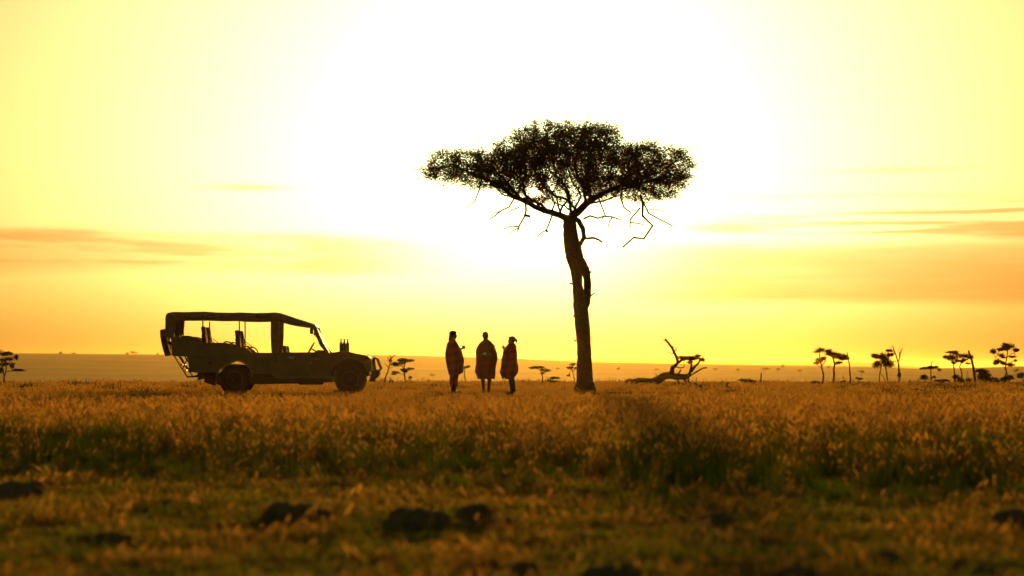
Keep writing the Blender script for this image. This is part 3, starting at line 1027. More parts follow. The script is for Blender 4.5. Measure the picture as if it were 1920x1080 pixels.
plant('dead_branch', 'long fallen branch lying in grass between vehicle and people', 'branch', 53,
      [([(735, 734), (746, 732.5), (760, 732), (772, 731), (778, 730), (785, 733)], 3.4), ([(700, 735.5), (718, 736), (735, 735.5)], 1.2), ([(758, 736), (758, 728)], 2.0), ([(763, 732), (764, 726)], 1.0), ([(785, 735), (797, 736), (810, 737)], 1.0)], [], base=758, wood=deadwood, spread=.25)
plant('wooden_post', 'short upright wooden post standing alone beyond the hooked branch', 'post', 69,
      [([(1426.5, 719), (1426.7, 710), (1427, 699)], 2.8)], [], wood=deadwood, spread=.1)
plant('dead_branch', 'thin arched twig in grass right of the hook-shaped branch', 'branch', 44,
      [([(1421, 746), (1428, 741), (1436, 739), (1444, 741), (1450, 746)], 1.3)], [], wood=deadwood, spread=.2)
# far trees on the slope and ridge
G3 = 'tiny far-off trees on the distant slope'
far = [(115, 662, 5, 3, 840), (139, 662, 4, 2, 840), (240, 662, 4, 1.6, 850), (251, 661, 6, 2.5, 850), (296, 663.5, 2.5, 2.5, 850), (2, 659, 5, 3, 840),
       (812, 702, 5, 2, 330), (1234, 692, 6, 1.6, 480), (1342, 692, 5, 1.6, 480), (1384, 693, 4, 1.3, 480), (1432, 691, 9, 1.6, 480), (1458, 692, 5, 1.6, 480), (1468, 686, 3, 2.5, 560), (1160, 691, 4, 1.5, 480),
       (1615, 696, 6, 2, 420), (1555, 687, 4, 1.6, 560), (1905, 694, 6, 2, 450), (1500, 695, 5, 1.5, 440), (690, 664, 3, 1.6, 850), (1045, 690, 3, 1.2, 500)]
where = ['leftmost pair on the left ridge, left one', 'leftmost pair on the left ridge, right one', 'on the ridge left of the vehicle roof, small one', 'on the ridge left of the vehicle roof, broad one', 'on the ridge right behind the spare wheel', 'above the forked tree at the left edge',
         'on the slope left of the left-hand person', 'on the slope above the fallen log, second from the trunk', 'just right of the fallen tree', 'above the hook-shaped branch', 'above the brush pile', 'above the short post', 'on the skyline above the short post', 'nearest the acacia trunk on its right',
         'behind the pale twiggy shrub', 'behind the leftmost thorn trees', 'behind the far-right thorn tree', 'left of the leftmost thorn tree', 'on the ridge above the vehicle bumper', 'between right-hand person and acacia trunk']
for (cx, cy, rx, ry, Y), wh in zip(far, where):
    gx = (cx - 960) / F * Y
    pyg = HZ - (gz(gx, Y) - CZ) / F ** 0 * F / Y
    plant('distant_tree', 'tiny far-off tree ' + wh, 'tree', Y, [([(cx, max(pyg, cy + 1)), (cx, cy)], max(.5, rx * .12))], [(cx, min(cy, pyg - ry * .7), rx, ry)], dens=.35 if Y > 300 else 1, group=G3, spread=.5)

# ------------------------------------------------------------------ safari vehicle
SV = 66.8
paint = mat('dusty_olive_paint', (0.068, 0.092, 0.045), 0.42, 0.22, 5, bump=0.05, bscale=30, spec=0.5, coat=0.15, col2=(0.125, 0.11, 0.06))
canvas = mat('brown_canvas', (0.16, 0.125, 0.085), 0.9, 0.25, 7, bump=0.35, bscale=120, spec=0.15)
blackm = mat('black_steel', (0.018, 0.017, 0.016), 0.45, 0.3, 12, bump=0.1, spec=0.5)
rubber = mat('dusty_rubber', (0.02, 0.018, 0.016), 0.85, 0.4, 12, bump=0.3, bscale=40, spec=0.25)
rimm = mat('grey_steel_rim', (0.065, 0.062, 0.052), 0.7, 0.25, 10, metal=0.0)
chrome = mat('bright_metal', (0.62, 0.60, 0.56), 0.25, 0.1, 10, metal=0.9)
seatm = mat('seat_canvas', (0.11, 0.085, 0.06), 0.9, 0.25, 12, bump=0.3, bscale=90, spec=0.1)
lampm = mat('amber_lens', (0.55, 0.16, 0.03), 0.2, 0.1, 10, spec=0.6)
lensm = mat('headlamp_lens', (0.5, 0.5, 0.48), 0.12, 0.1, 10, spec=0.8)
glassm, t, b = newmat('windscreen_glass')
b.inputs['Base Color'].default_value = (0.95, 0.97, 0.95, 1)
b.inputs['Roughness'].default_value = 0.02
b.inputs['Transmission Weight'].default_value = 1.0
b.inputs['IOR'].default_value = 1.05

VX, VY = P(552, 739, 50.1).x, 50.1
veh = empty('safari_vehicle', (VX, VY, gz(VX, VY)), R(3.0))
tag(veh, 'open-sided olive safari truck with canvas roof, facing right', 'vehicle')


def v2(px, py):
    return ((px - 552) / SV, (739 - py) / SV)


def v3(px, py, y):
    x, z = v2(px, py)
    return (x, y, z)


def arc(cx, cy, r, a0, a1, n=14):
    return [v2(cx + r * math.cos(R(a0 + (a1 - a0) * i / n)), cy - r * math.sin(R(a0 + (a1 - a0) * i / n))) for i in range(n + 1)]


YS = 0.84
# load-bed: green lower side with rear wheel arch
tub = [v2(357, 669), v2(516, 669), v2(516, 701)] + arc(444, 709, 33, 14, 166) + [v2(402, 699), v2(360, 698)]
MB().prism(tub, -YS, YS).build('lower_body', paint, veh, bevel=0.02)
MB().prism([v2(360, 676), v2(410, 676), v2(410, 678), v2(360, 678)], -YS - .012, -YS + .01).build('side_moulding', paint, veh, bevel=.004)
MB().lathe([(0.035, -YS - .012), (0.045, -YS - .004), (0.045, -YS + .02)], 'Y', v3(398, 681, 0), 18).build('fuel_cap', blackm, veh, smooth=True)
# raised passenger sides, stepped
up = [v2(326, 632), v2(358, 632), v2(368, 634.5), v2(376, 641), v2(384, 643), v2(428, 642.5), v2(437, 645), v2(446, 651), v2(464, 651.5), v2(470, 655), v2(476, 661), v2(516, 661.5), v2(516, 671), v2(466, 670.5), v2(340, 668.5), v2(328, 667)]
for s in (-1, 1):
    MB().prism(up, s * (YS + .025), s * (YS - .03)).build('upper_side_panel', canvas if False else paint, veh, bevel=0.012)
MB().prism([v2(326, 632), v2(329, 632), v2(331, 667), v2(328, 667)], -YS + .03, YS - .03).build('rear_panel', paint, veh, bevel=.006)
MB().box(v2(329, 0)[0], v2(516, 0)[0], -YS + .04, YS - .04, v2(0, 667)[1], v2(0, 664)[1]).build('floor', paint, veh)
for s in (-1, 1):
    y = s * (YS - .005)
    for pts in ([(345, 633), (349, 630.5), (360, 631), (368, 633), (374, 638), (378, 643)], [(424, 643), (428, 640.5), (436, 642), (443, 647), (447, 652)], [(460, 652), (464, 649.5), (472, 651.5), (476, 656), (478, 661.5)]):
        MB().tube([v3(a, b_, y) for a, b_ in pts], .02, 8).build('grab_rail', blackm, veh, smooth=True)
# canvas roof: cross-sections along the car
st = [(315.5, 596, 601), (316.5, 589, 601), (320, 586, 600), (329, 584.3, 599), (352, 584.6, 599.2), (386, 583.6, 599), (410, 585.2, 600.2), (440, 585.6, 599.8), (453, 585.0, 600.4), (480, 586.2, 601.2), (505, 585.6, 601), (519, 584.8, 602), (528, 586, 603.5), (540, 590, 606.5), (556, 595.5, 610), (572, 600.5, 612), (586, 605, 613.5), (592, 607.5, 613.8), (594, 610, 613.5)]
V_, F_ = [], []
sec = [(-1.0, 'b'), (-1.005, 'm'), (-.985, 't2'), (-.94, 't1'), (-.8, 't'), (-.4, 'c'), (0, 'cc'), (.4, 'c'), (.8, 't'), (.94, 't1'), (.985, 't2'), (1.005, 'm'), (1.0, 'b')]
for i, (x, zt, zb) in enumerate(st):
    yw = 0.86 if x < 520 else 0.86 - 0.06 * (x - 520) / 74
    for k, (fy, kk) in enumerate(sec):
        wv = 0.35 * math.sin(x * 0.9 + fy) + 0.25 * math.sin(x * 0.37 + 2)
        z = {'b': zb + 0.8 * math.sin(x * .21) * .5, 'm': (zt + zb) / 2 + 1, 't2': zt + 3.2, 't1': zt + 1.2, 't': zt + .4, 'c': zt + wv * .4, 'cc': zt - .3}[kk]
        V_.append(v3(x, z, fy * yw + (0.004 * math.sin(x * .5 + k))))
ns = len(sec)
for i in range(len(st) - 1):
    for k in range(ns - 1):
        F_.append((i * ns + k, (i + 1) * ns + k, (i + 1) * ns + k + 1, i * ns + k + 1))
F_.append(tuple(range(ns)))
roof = meshobj('canvas_roof', V_, F_, canvas, veh, True)
md = roof.modifiers.new('solid', 'SOLIDIFY')
md.thickness = 0.012
md.offset = -1
# rolled side curtain along the roof edge, and straps
for s in (-1, 1):
    rp_ = [v3(x, 593.5 + .5 * math.sin(x * .11), s * (0.875)) for x in range(324, 516, 8)]
    roll = MB().tube(rp_, [.042 + .006 * math.sin(i * 1.7) for i in range(len(rp_))], 10).build('rolled_curtain', canvas, veh, smooth=True)
    for x in (352, 386, 420, 453, 486):
        MB().box(v2(x - .9, 0)[0], v2(x + .9, 0)[0], s * .875 - .052, s * .875 + .052, v2(0, 597)[1], v2(0, 590)[1]).build('strap', blackm, veh, bevel=.008)
# canvas corner at the rear
for s in (-1, 1):
    y0, y1 = s * .835, s * .85
    MB().prism([v2(316, 598), v2(337, 598), v2(336, 612), v2(334, 622), v2(329, 633), v2(317, 633), v2(315.5, 615)], y0, y1).build('rear_corner_canvas', canvas, veh)
MB().prism([v2(315.5, 598), v2(317, 598), v2(319, 634), v2(317.5, 634)], -.83, .83).build('rear_curtain', canvas, veh)
# roof posts
for x, zb in ((385, 643), (453, 652)):
    for s in (-1, 1):
        MB().tube([v3(x, 600, s * .80), v3(x + .3, zb + 3, s * .80)], .019, 8).build('roof_post', blackm, veh, smooth=True)
for x in (322, 334):
    for s in (-1, 1):
        MB().tube([v3(x, 600, s * .80), v3(x + .5, 636, s * .80)], .019, 8).build('roof_post', blackm, veh, smooth=True)
for s in (-1, 1):   # wide canvas-wrapped pillar behind the door
    MB().prism([v2(511.5, 600), v2(528, 602), v2(527.5, 630), v2(525, 664), v2(513, 664), v2(511.5, 630)], s * .78, s * .85).build('canvas_pillar', canvas, veh, bevel=.02)
# ---- seats
def seat(px_top, py_top, px_bot, py_bot, yc, wid=.44):
    a, b_ = Vector(v3(px_top, py_top, yc)), Vector(v3(px_bot, py_bot, yc))
    ax = (a - b_).normalized()
    nrm_ = Vector((ax.z, 0, -ax.x))
    ln = (a - b_).length
    rot = Matrix((nrm_, Vector((0, 1, 0)), ax)).transposed()
    mb = MB()
    lo = MB().box(-.065, .055, -wid / 2, wid / 2, 0, ln * .69)
    mb.add([b_ + rot @ Vector(q) for q in lo.v], lo.f)
    s_ = mb.build('seat', seatm, veh, bevel=.03, seg=3)
    mb = MB()
    lo = MB().box(-.055, .06, -.15, .15, ln * .66, ln)
    mb.add([b_ + rot @ Vector(q) for q in lo.v], lo.f)
    mb.build('headrest', seatm, s_, bevel=.035, seg=3)
    mb = MB().box(b_.x - .02, b_.x + .46, yc - wid / 2, yc + wid / 2, b_.z - .06, b_.z + .07)
    mb.build('cushion', seatm, s_, bevel=.03, seg=3)
    for q in (-.09, .09):
        MB().tube([b_ + rot @ Vector((0, q, ln * .6)), b_ + rot @ Vector((0, q, ln * .7))], .01, 6).build('headrest_rod', blackm, s_, smooth=True)
    mb = MB()
    mb.tube([b_ + rot @ Vector((.07, wid / 2 - .03, ln * .55)), b_ + Vector((.30, wid / 2 - .03, .18))], .012, 6)
    mb.build('seat_bar', blackm, s_, smooth=True)


for yc in (-.52, .52):
    seat(323.5, 618, 333, 650, yc)
    seat(383.5, 612, 390, 660, yc)
    seat(446.5, 619, 453, 665, yc)
for yc in (-.42, .42):
    seat(535, 648, 541, 690, yc, .48)
# ---- cab
for s in (-1, 1):
    MB().prism([v2(515, 661), v2(620, 661), v2(632, 668), v2(632, 700), v2(628, 713), v2(515, 713)], s * (YS - .06), s * YS).build('cab_side', paint, veh, bevel=.012)
    d_ = MB().prism([v2(519, 660.5), v2(609, 660.5), v2(610, 690), v2(604, 709), v2(521, 709)], s * (YS + .001), s * (YS + .014)).build('door', paint, veh, bevel=.006)
    MB().box(v2(543.5, 0)[0], v2(555, 0)[0], s * (YS + .028) - .012, s * (YS + .028) + .012, v2(0, 672)[1], v2(0, 670)[1]).build('door_handle', chrome, d_, bevel=.004)
    MB().box(v2(584, 0)[0], v2(603, 0)[0], s * (YS + .017) - .004, s * (YS + .017) + .004, v2(0, 673.7)[1], v2(0, 672.5)[1]).build('trim_strip', chrome, d_, bevel=.002)
    MB().box(v2(520, 0)[0], v2(521.6, 0)[0], s * (YS + .016) - .006, s * (YS + .016) + .006, v2(0, 680)[1], v2(0, 668)[1]).build('hinge', blackm, d_)
    MB().lathe([(.012, s * (YS + .012)), (.03, s * (YS + .016)), (.028, s * (YS + .022)), (.004, s * (YS + .024))], 'Y', v3(586, 681.5, 0), 14).build('side_badge', lampm, veh, smooth=True)
MB().box(v2(516, 0)[0], v2(630, 0)[0], -.77, .77, v2(0, 712)[1], v2(0, 706)[1]).build('cab_floor', blackm, veh)
MB().prism([v2(592, 661), v2(598, 656), v2(612, 657), v2(619, 661), v2(618, 676), v2(600, 672)], -.76, .76).build('dashboard', blackm, veh, bevel=.015)
MB().box(v2(514, 0)[0], v2(518, 0)[0], -.77, .77, v2(0, 700)[1], v2(0, 663)[1]).build('cab_back_panel', paint, veh)
sw = MB()
cw = Vector(v3(585, 653, -.42))
axs = Vector((-.86, 0, .5)).normalized()
e1, e2 = Vector((0, 1, 0)), axs.cross(Vector((0, 1, 0)))
sw.tube([cw + (e1 * math.cos(a) + e2 * math.sin(a)) * .19 for a in [2 * math.pi * i / 24 for i in range(25)]], .017, 8, cap=False)
sw.tube([cw + e1 * .18, cw, cw - e1 * .18], .014, 6)
sw.tube([cw, cw - axs * .35], .022, 8)
sw.build('steering_wheel', blackm, veh, smooth=True)
# windscreen
for s in (-1, 1):
    MB().prism([v2(588, 610), v2(593, 607.5), v2(597, 611), v2(606, 637), v2(622, 661), v2(615, 662), v2(603, 648), v2(592, 620)], s * .70, s * .78).build('windscreen_pillar', paint, veh, bevel=.012)
MB().prism([v2(589.5, 609), v2(594, 607), v2(597, 611.5), v2(592.5, 613.5)], -.70, .70).build('windscreen_header', paint, veh, bevel=.008)
MB().prism([v2(594.5, 612.5), v2(595.1, 612.2), v2(618.3, 660), v2(617.7, 660.3)], -.699, .699).build('windscreen', glassm, veh)
for s in (-1, 1):
    m_ = MB().box(v2(585.5, 0)[0], v2(591.5, 0)[0], s * .93 - .07, s * .93 + .07, v2(0, 626.5)[1], v2(0, 614.5)[1]).build('side_mirror', blackm, veh, bevel=.025, seg=3)
    MB().tube([v3(590, 624, s * .88), v3(596, 632, s * .79)], .012, 6).build('mirror_arm', blackm, m_, smooth=True)
# ---- nose
hood = [v2(616, 662), v2(626, 660.2), v2(640, 659.6), v2(660, 661.2), v2(680, 664.0), v2(692, 666.8), v2(697, 669.5), v2(699, 676), v2(616, 676)]
MB().prism(hood, -.60, .60).build('bonnet', paint, veh, bevel=.02, seg=3)
MB().prism([v2(632, 659.8), v2(640, 657.9), v2(656, 658.8), v2(672, 662.8), v2(664, 663.5)], -.30, .30).build('bonnet_scoop', paint, veh, bevel=.015)
fend = [v2(614, 664.5), v2(640, 664.5), v2(672, 666), v2(690, 669), v2(697, 672.5), v2(700, 680), v2(700, 697), v2(693, 698)] + arc(660, 708, 33, 16, 164) + [v2(627, 712), v2(614, 712)]
for s in (-1, 1):
    MB().prism(fend, s * .595, s * YS).build('front_wing', paint, veh, bevel=.025, seg=3)
    fl = [Vector((x, s * (YS + .015), z)) for x, z in arc(660, 708, 33.5, 4, 176, 20)]
    MB().tube(fl, .032, 8).build('wheel_arch_flare', blackm, veh, smooth=True)
    fl = [Vector((x, s * (YS + .015), z)) for x, z in arc(444, 709, 33.5, 4, 176, 20)]
    MB().tube(fl, .020, 8).build('wheel_arch_flare', paint, veh, smooth=True)
    MB().box(v2(687, 0)[0], v2(697, 0)[0], s * (YS + .004) - .012, s * (YS + .004) + .012, v2(0, 681)[1], v2(0, 675.5)[1]).build('indicator_lamp', lampm, veh, bevel=.008)
    MB().lathe([(.0, .05), (.06, .045), (.085, .02), (.09, -.02)], 'X', (v2(699.5, 0)[0], s * .66, v2(0, 681)[1]), 20).build('headlamp', lensm, veh, smooth=True)
MB().box(v2(696, 0)[0], v2(699.6, 0)[0], -.59, .59, v2(0, 692)[1], v2(0, 672)[1]).build('grille', blackm, veh, bevel=.006)
for k in range(5):
    z = v2(0, 675 + k * 3.6)[1]
    MB().box(v2(699.2, 0)[0], v2(700.6, 0)[0], -.55, .55, z - .008, z + .008).build('grille_bar', paint, veh)
# engine bay block, chassis and running gear
MB().box(v2(626, 0)[0], v2(695, 0)[0], -.45, .45, v2(0, 706)[1], v2(0, 676.5)[1]).build('engine_bay', blackm, veh, bevel=.02)
for s in (-1, 1):
    MB().prism([v2(372, 698), v2(690, 700), v2(690, 707), v2(470, 714), v2(440, 706), v2(372, 706)], s * .36, s * .46).build('chassis_rail', blackm, veh, bevel=.01)
    MB().prism([v2(472, 704), v2(628, 710), v2(628, 717), v2(560, 719.5), v2(520, 720), v2(474, 721)], s * .74, s * .85).build('side_step', blackm, veh, bevel=.015)
    for x in (506, 560, 604):
        MB().box(v2(x - 1.5, 0)[0], v2(x + 1.5, 0)[0], s * .44, s * .78, v2(0, 714)[1], v2(0, 711)[1]).build('step_bracket', blackm, veh)
    MB().prism([v2(389, 699), v2(411, 699), v2(408, 724), v2(402, 722), v2(388, 717)], s * .55, s * .82).build('mud_flap', rubber, veh, bevel=.008)
    MB().tube([v3(415, 716, s * .5), v3(445, 719, s * .5), v3(480, 712, s * .5)], .03, 6).build('leaf_spring', blackm, veh, smooth=True)
    MB().tube([v3(632, 719, s * .5), v3(660, 720, s * .5), v3(688, 710, s * .5)], .03, 6).build('leaf_spring', blackm, veh, smooth=True)
MB().box(v2(560, 0)[0], v2(608, 0)[0], -.30, .30, v2(0, 722)[1], v2(0, 706)[1]).build('gearbox', blackm, veh, bevel=.04)
MB().box(v2(480, 0)[0], v2(550, 0)[0], -.34, .34, v2(0, 719)[1], v2(0, 700)[1]).build('fuel_tank', blackm, veh, bevel=.04)
MB().tube([v3(560, 716, .2), v3(500, 714, .3), v3(460, 712, .45), v3(400, 708, .5), v3(374, 710, .5)], .03, 8).build('exhaust_pipe', blackm, veh, smooth=True)
for x in (444, 660):
    MB().tube([v3(x, 711, -.72), v3(x, 711, -.12), v3(x, 711, .12), v3(x, 711, .72)], [.045, .06, .14, .045], 10).build('axle', blackm, veh, smooth=True)
# ---- wheels
def wheel_mesh():
    w_ = .12
    ty = [(.235, -w_ * .8), (.27, -w_), (.36, -w_ * 1.05), (.405, -w_ * .92), (.418, -w_ * .7), (.42, 0), (.418, w_ * .7), (.405, w_ * .92), (.36, w_ * 1.05), (.27, w_), (.235, w_ * .8)]
    mb = MB().lathe(ty, 'Y', (0, 0, 0), 40)
    for k in range(40):       # tread blocks
        a = 2 * math.pi * k / 40
        for y0, y1, off in ((-w_ * .95, -w_ * .35, 0), (w_ * .35, w_ * .95, .08), (-w_ * .28, w_ * .28, .04)):
            lo = MB().box(.412, .430, y0, y1, -.022, .022)
            c, s_ = math.cos(a + off), math.sin(a + off)
            mb.add([(q[0] * c - q[2] * s_, q[1], q[0] * s_ + q[2] * c) for q in lo.v], lo.f)
    return mb


def wheel(loc, s, name='wheel', rotx=None):
    mb = wheel_mesh()
    o = mb.build(name, rubber, veh)
    o.location = loc
    r_ = MB().lathe([(.0, -.055 * -s), (.06, .06 * s), (.10, .045 * s), (.17, .03 * s), (.20, .085 * s), (.225, .105 * s), (.238, .10 * s), (.238, .06 * s)], 'Y', (0, 0, 0), 28).build('rim', rimm, o, smooth=True)
    MB().lathe([(.05, .05 * s), (.05, .10 * s), (.035, .115 * s), (.0, .118 * s)], 'Y', (0, 0, 0), 16).build('hub_cap', blackm, o, smooth=True)
    for k in range(6):
        a = k * math.pi / 3
        MB().lathe([(.012, .04 * s), (.012, .062 * s), (.0, .064 * s)], 'Y', (.085 * math.cos(a), 0, .085 * math.sin(a)), 8).build('wheel_nut', blackm, o)
    return o


for x in (444, 660):
    for s in (-1, 1):
        wheel(v3(x, 711.5, s * .73), s)
sp = wheel((v2(309.0, 0)[0], 0.0, v2(0, 641.5)[1]), 1, 'spare_wheel')
sp.rotation_euler = (R(-11), 0, R(90))
sp.scale = (.9, .7, .9)
MB().tube([v3(309, 641.5, 0), v3(330, 645, 0)], .05, 10).build('spare_wheel_carrier', blackm, veh, smooth=True)
# ---- rear ladder frame
for s in (-1, 1):
    y = s * .62
    MB().tube([v3(330, 667, y), v3(340, 684, y), v3(354.5, 707, y)], .018, 8).build('ladder_strut', blackm, veh, smooth=True)
    MB().tube([v3(339, 668, y), v3(351, 687, y), v3(361, 700, y)], .018, 8).build('ladder_strut', blackm, veh, smooth=True)
    MB().tube([v3(356.5, 668, y), v3(346, 692, y)], .016, 8).build('ladder_strut', blackm, veh, smooth=True)
    MB().tube([v3(353, 707, y), v3(368, 706, y), v3(384, 702, y)], .022, 8).build('ladder_strut', blackm, veh, smooth=True)
for (a, b_) in ((340, 684), (347, 695), (354, 707)):
    MB().tube([v3(a, b_, -.62), v3(a, b_, .62)], .018, 8).build('ladder_rung', blackm, veh, smooth=True)
MB().tube([v3(373, 711, -.5), v3(382, 708, -.5), v3(390, 703, -.5)], [.045, .04, .03], 8).build('exhaust_tip', blackm, veh, smooth=True)
# ---- bull bar and bumper
MB().prism([v2(700, 695), v2(715.5, 692.5), v2(716, 699), v2(714, 705), v2(704, 714), v2(694, 714), v2(698, 706)], -.78, .78).build('front_bumper', blackm, veh, bevel=.02)
MB().box(v2(697, 0)[0], v2(708, 0)[0], -.5, .5, v2(0, 716)[1], v2(0, 713.5)[1]).build('skid_plate', blackm, veh)
for y in (-.72, -.24, .24, .72):
    MB().tube([v3(706, 694, y), v3(703.5, 684, y), v3(703, 673, y), v3(706, 671, y), v3(710, 672, y), v3(714.5, 684, y), v3(717.5, 691, y), v3(714, 695, y)], .024, 8).build('bull_bar_hoop', blackm, veh, smooth=True)
for (a, b_) in ((708, 671.5), (716.5, 690)):
    MB().tube([v3(a, b_, -.73), v3(a, b_, .73)], .024, 8).build('bull_bar_rail', blackm, veh, smooth=True)
for s in (-1, 1):
    MB().box(v2(700.5, 0)[0], v2(705, 0)[0], s * .5 - .09, s * .5 + .09, v2(0, 693.5)[1], v2(0, 690.5)[1]).build('winch_shackle', chrome, veh, bevel=.006)
MB().tube([v3(704, 672, -.55), v3(705.5, 650, -.55), v3(706, 614, -.55)], [.006, .004, .0025], 6).build('radio_antenna', blackm, veh, smooth=True)
bpy.context.view_layer.update()
# bottles on the bonnet
bottle_m = mat('brushed_steel_bottle', (0.05, 0.045, 0.038), 0.45, 0.15, 20, metal=0.2)
vm = veh.matrix_world.copy()
bprof = [(.0, 0), (.042, 0), (.047, .008), (.048, .12), (.048, .20), (.040, .235), (.022, .27), (.0165, .30), (.0165, .315), (.020, .318), (.020, .345), (.014, .35), (.0, .35)]
cap_prof = [(.0, .352), (.021, .352), (.021, .318), (.0, .318)]
for px, lb in ((641.2, 'left one of three dark bottles standing on the bonnet'), (647.4, 'middle one of three dark bottles standing on the bonnet'), (653.8, 'right one of three dark bottles standing on the bonnet')):
    o = MB().lathe(bprof[1:-1], 'Z', (0, 0, 0), 20).build('bottle', bottle_m, smooth=True)
    MB().lathe([(.0205, .317), (.0215, .322), (.0215, .352), (.018, .356), (.002, .356)], 'Z', (0, 0, 0), 16).build('stopper', blackm, o, smooth=True)
    o.location = vm @ Vector(v3(px, 658.05 + max(0, px - 640) * .045, -.16))
    tag(o, lb, 'bottle', 'bottles on the vehicle bonnet')

# ------------------------------------------------------------------ people
def skinmat(name, c):
    return mat(name, c, 0.55, 0.12, 30, bump=0.1, bscale=200, spec=0.35)


skin_dark = skinmat('dark_brown_skin', (0.075, 0.038, 0.022))
skin_light = skinmat('tanned_skin', (0.17, 0.085, 0.05))
hair_brown = mat('brown_hair', (0.06, 0.032, 0.016), 0.7, 0.4, 40, bump=.5, bscale=120)
hair_fair = mat('light_brown_hair', (0.12, 0.07, 0.03), 0.7, 0.4, 40, bump=.5, bscale=120)
denim = mat('blue_denim', (0.045, 0.085, 0.16), 0.9, 0.25, 40, bump=.3, bscale=300)
darkcloth = mat('dark_trousers', (0.05, 0.03, 0.028), 0.9, 0.2, 20, bump=.2)
shoe_m = mat('brown_leather_shoe', (0.05, 0.032, 0.02), 0.6, 0.2, 20)
eye_m = mat('dark_eye', (0.01, 0.008, 0.006), 0.15, 0.1, 10)
cup_m = mat('pale_enamel_cup', (0.72, 0.70, 0.66), 0.3, 0.05, 10)


def checkmat(name, ca, cb, scale, line):
    m, t, b = newmat(name)
    at = t.nodes.new('ShaderNodeAttribute')
    at.attribute_name = 'cuv'
    sp_ = t.nodes.new('ShaderNodeSeparateXYZ')
    t.links.new(at.outputs['Vector'], sp_.inputs[0])

    def wave(x, ph):
        fr = vmath(t, 'FRACT', vmath(t, 'ADD', vmath(t, 'MULTIPLY', x, scale), ph))
        return vmath(t, 'LESS_THAN', fr, 0.5)
    a, c = wave(sp_.outputs[0], 0.1), wave(sp_.outputs[1], 0.3)
    x_ = vmath(t, 'MULTIPLY', vmath(t, 'ADD', a, c), 0.5)
    tcn = t.nodes.new('ShaderNodeTexCoord')
    nz = t.nodes.new('ShaderNodeTexNoise')
    nz.inputs['Scale'].default_value = 25
    t.links.new(tcn.outputs['Object'], nz.inputs['Vector'])
    x_ = vmath(t, 'ADD', x_, vmath(t, 'MULTIPLY', vmath(t, 'SUBTRACT', nz.outputs[0], .5), .25))
    rp = t.nodes.new('ShaderNodeValToRGB')
    rp.color_ramp.elements[0].color = (*ca, 1)
    rp.color_ramp.elements[1].color = (*cb, 1)
    e = rp.color_ramp.elements.new(0.5)
    e.color = (*line, 1)
    t.links.new(x_, rp.inputs[0])
    t.links.new(rp.outputs[0], b.inputs['Base Color'])
    b.inputs['Roughness'].default_value = 0.95
    b.inputs['Specular IOR Level'].default_value = 0.1
    b.inputs['Sheen Weight'].default_value = 0.15
    return m


shuka_check = checkmat('red_blue_check_blanket', (0.38, 0.004, 0.012), (0.085, 0.006, 0.05), 4.4, (0.20, 0.005, 0.022))
shuka_check2 = checkmat('red_navy_check_blanket', (0.36, 0.004, 0.012), (0.065, 0.008, 0.06), 5.0, (0.17, 0.005, 0.026))
shuka_dark = checkmat('dark_red_blanket', (0.15, 0.004, 0.006), (0.08, 0.003, 0.006), 5.0, (0.11, 0.004, 0.006))
ZS = 443.5


def capsule(mb, pts, rad, seg=14):
    mb.tube(pts, rad, seg)
    mb.ball(pts[0], rad[0], seg, 8)
    mb.ball(pts[-1], rad[-1], seg, 8)


def hand(mb, wrist, dirv, up, curl, spreadv, side=1):
    """palm, four unequal fingers and a thumb leaving the side of the palm"""
    d = Vector(dirv).normalized()
    u = Vector(up)
    u = (u - d * u.dot(d)).normalized()          # back of the hand
    sx = d.cross(u) * side                       # towards the thumb
    w_ = Vector(wrist)
    rot = Matrix((d, sx, u)).transposed()
    mb.ball(w_ + d * .05, (.058, .042, .017), 12, 8, rot)
    capsule(mb, [w_ - d * .02, w_ + d * .03], [.026, .028], 10)
    for k, (off, ln) in enumerate(((.030, .075), (.010, .083), (-.011, .077), (-.031, .060))):
        p = w_ + d * .093 + sx * off
        pts = [p - d * .03, p]
        dd = (d + sx * off * spreadv * 12).normalized()
        for s_ in range(3):
            c_ = curl * (s_ + 1) / 3
            v = (dd * math.cos(c_) - u * math.sin(c_)).normalized()
            p = p + v * ln * (.42, .32, .26)[s_]
            pts.append(p)
        capsule(mb, pts, [.010, .0095, .009, .0085, .0075], 8)
    p = w_ + d * .03 + sx * .034
    capsule(mb, [p, p + (d * .6 + sx * .7 - u * .1).normalized() * .042, p + (d * .6 + sx * .7 - u * .1).normalized() * .042 + (d * .9 + sx * .15 - u * (.3 + curl * .25)).normalized() * .036], [.014, .0115, .009], 8)


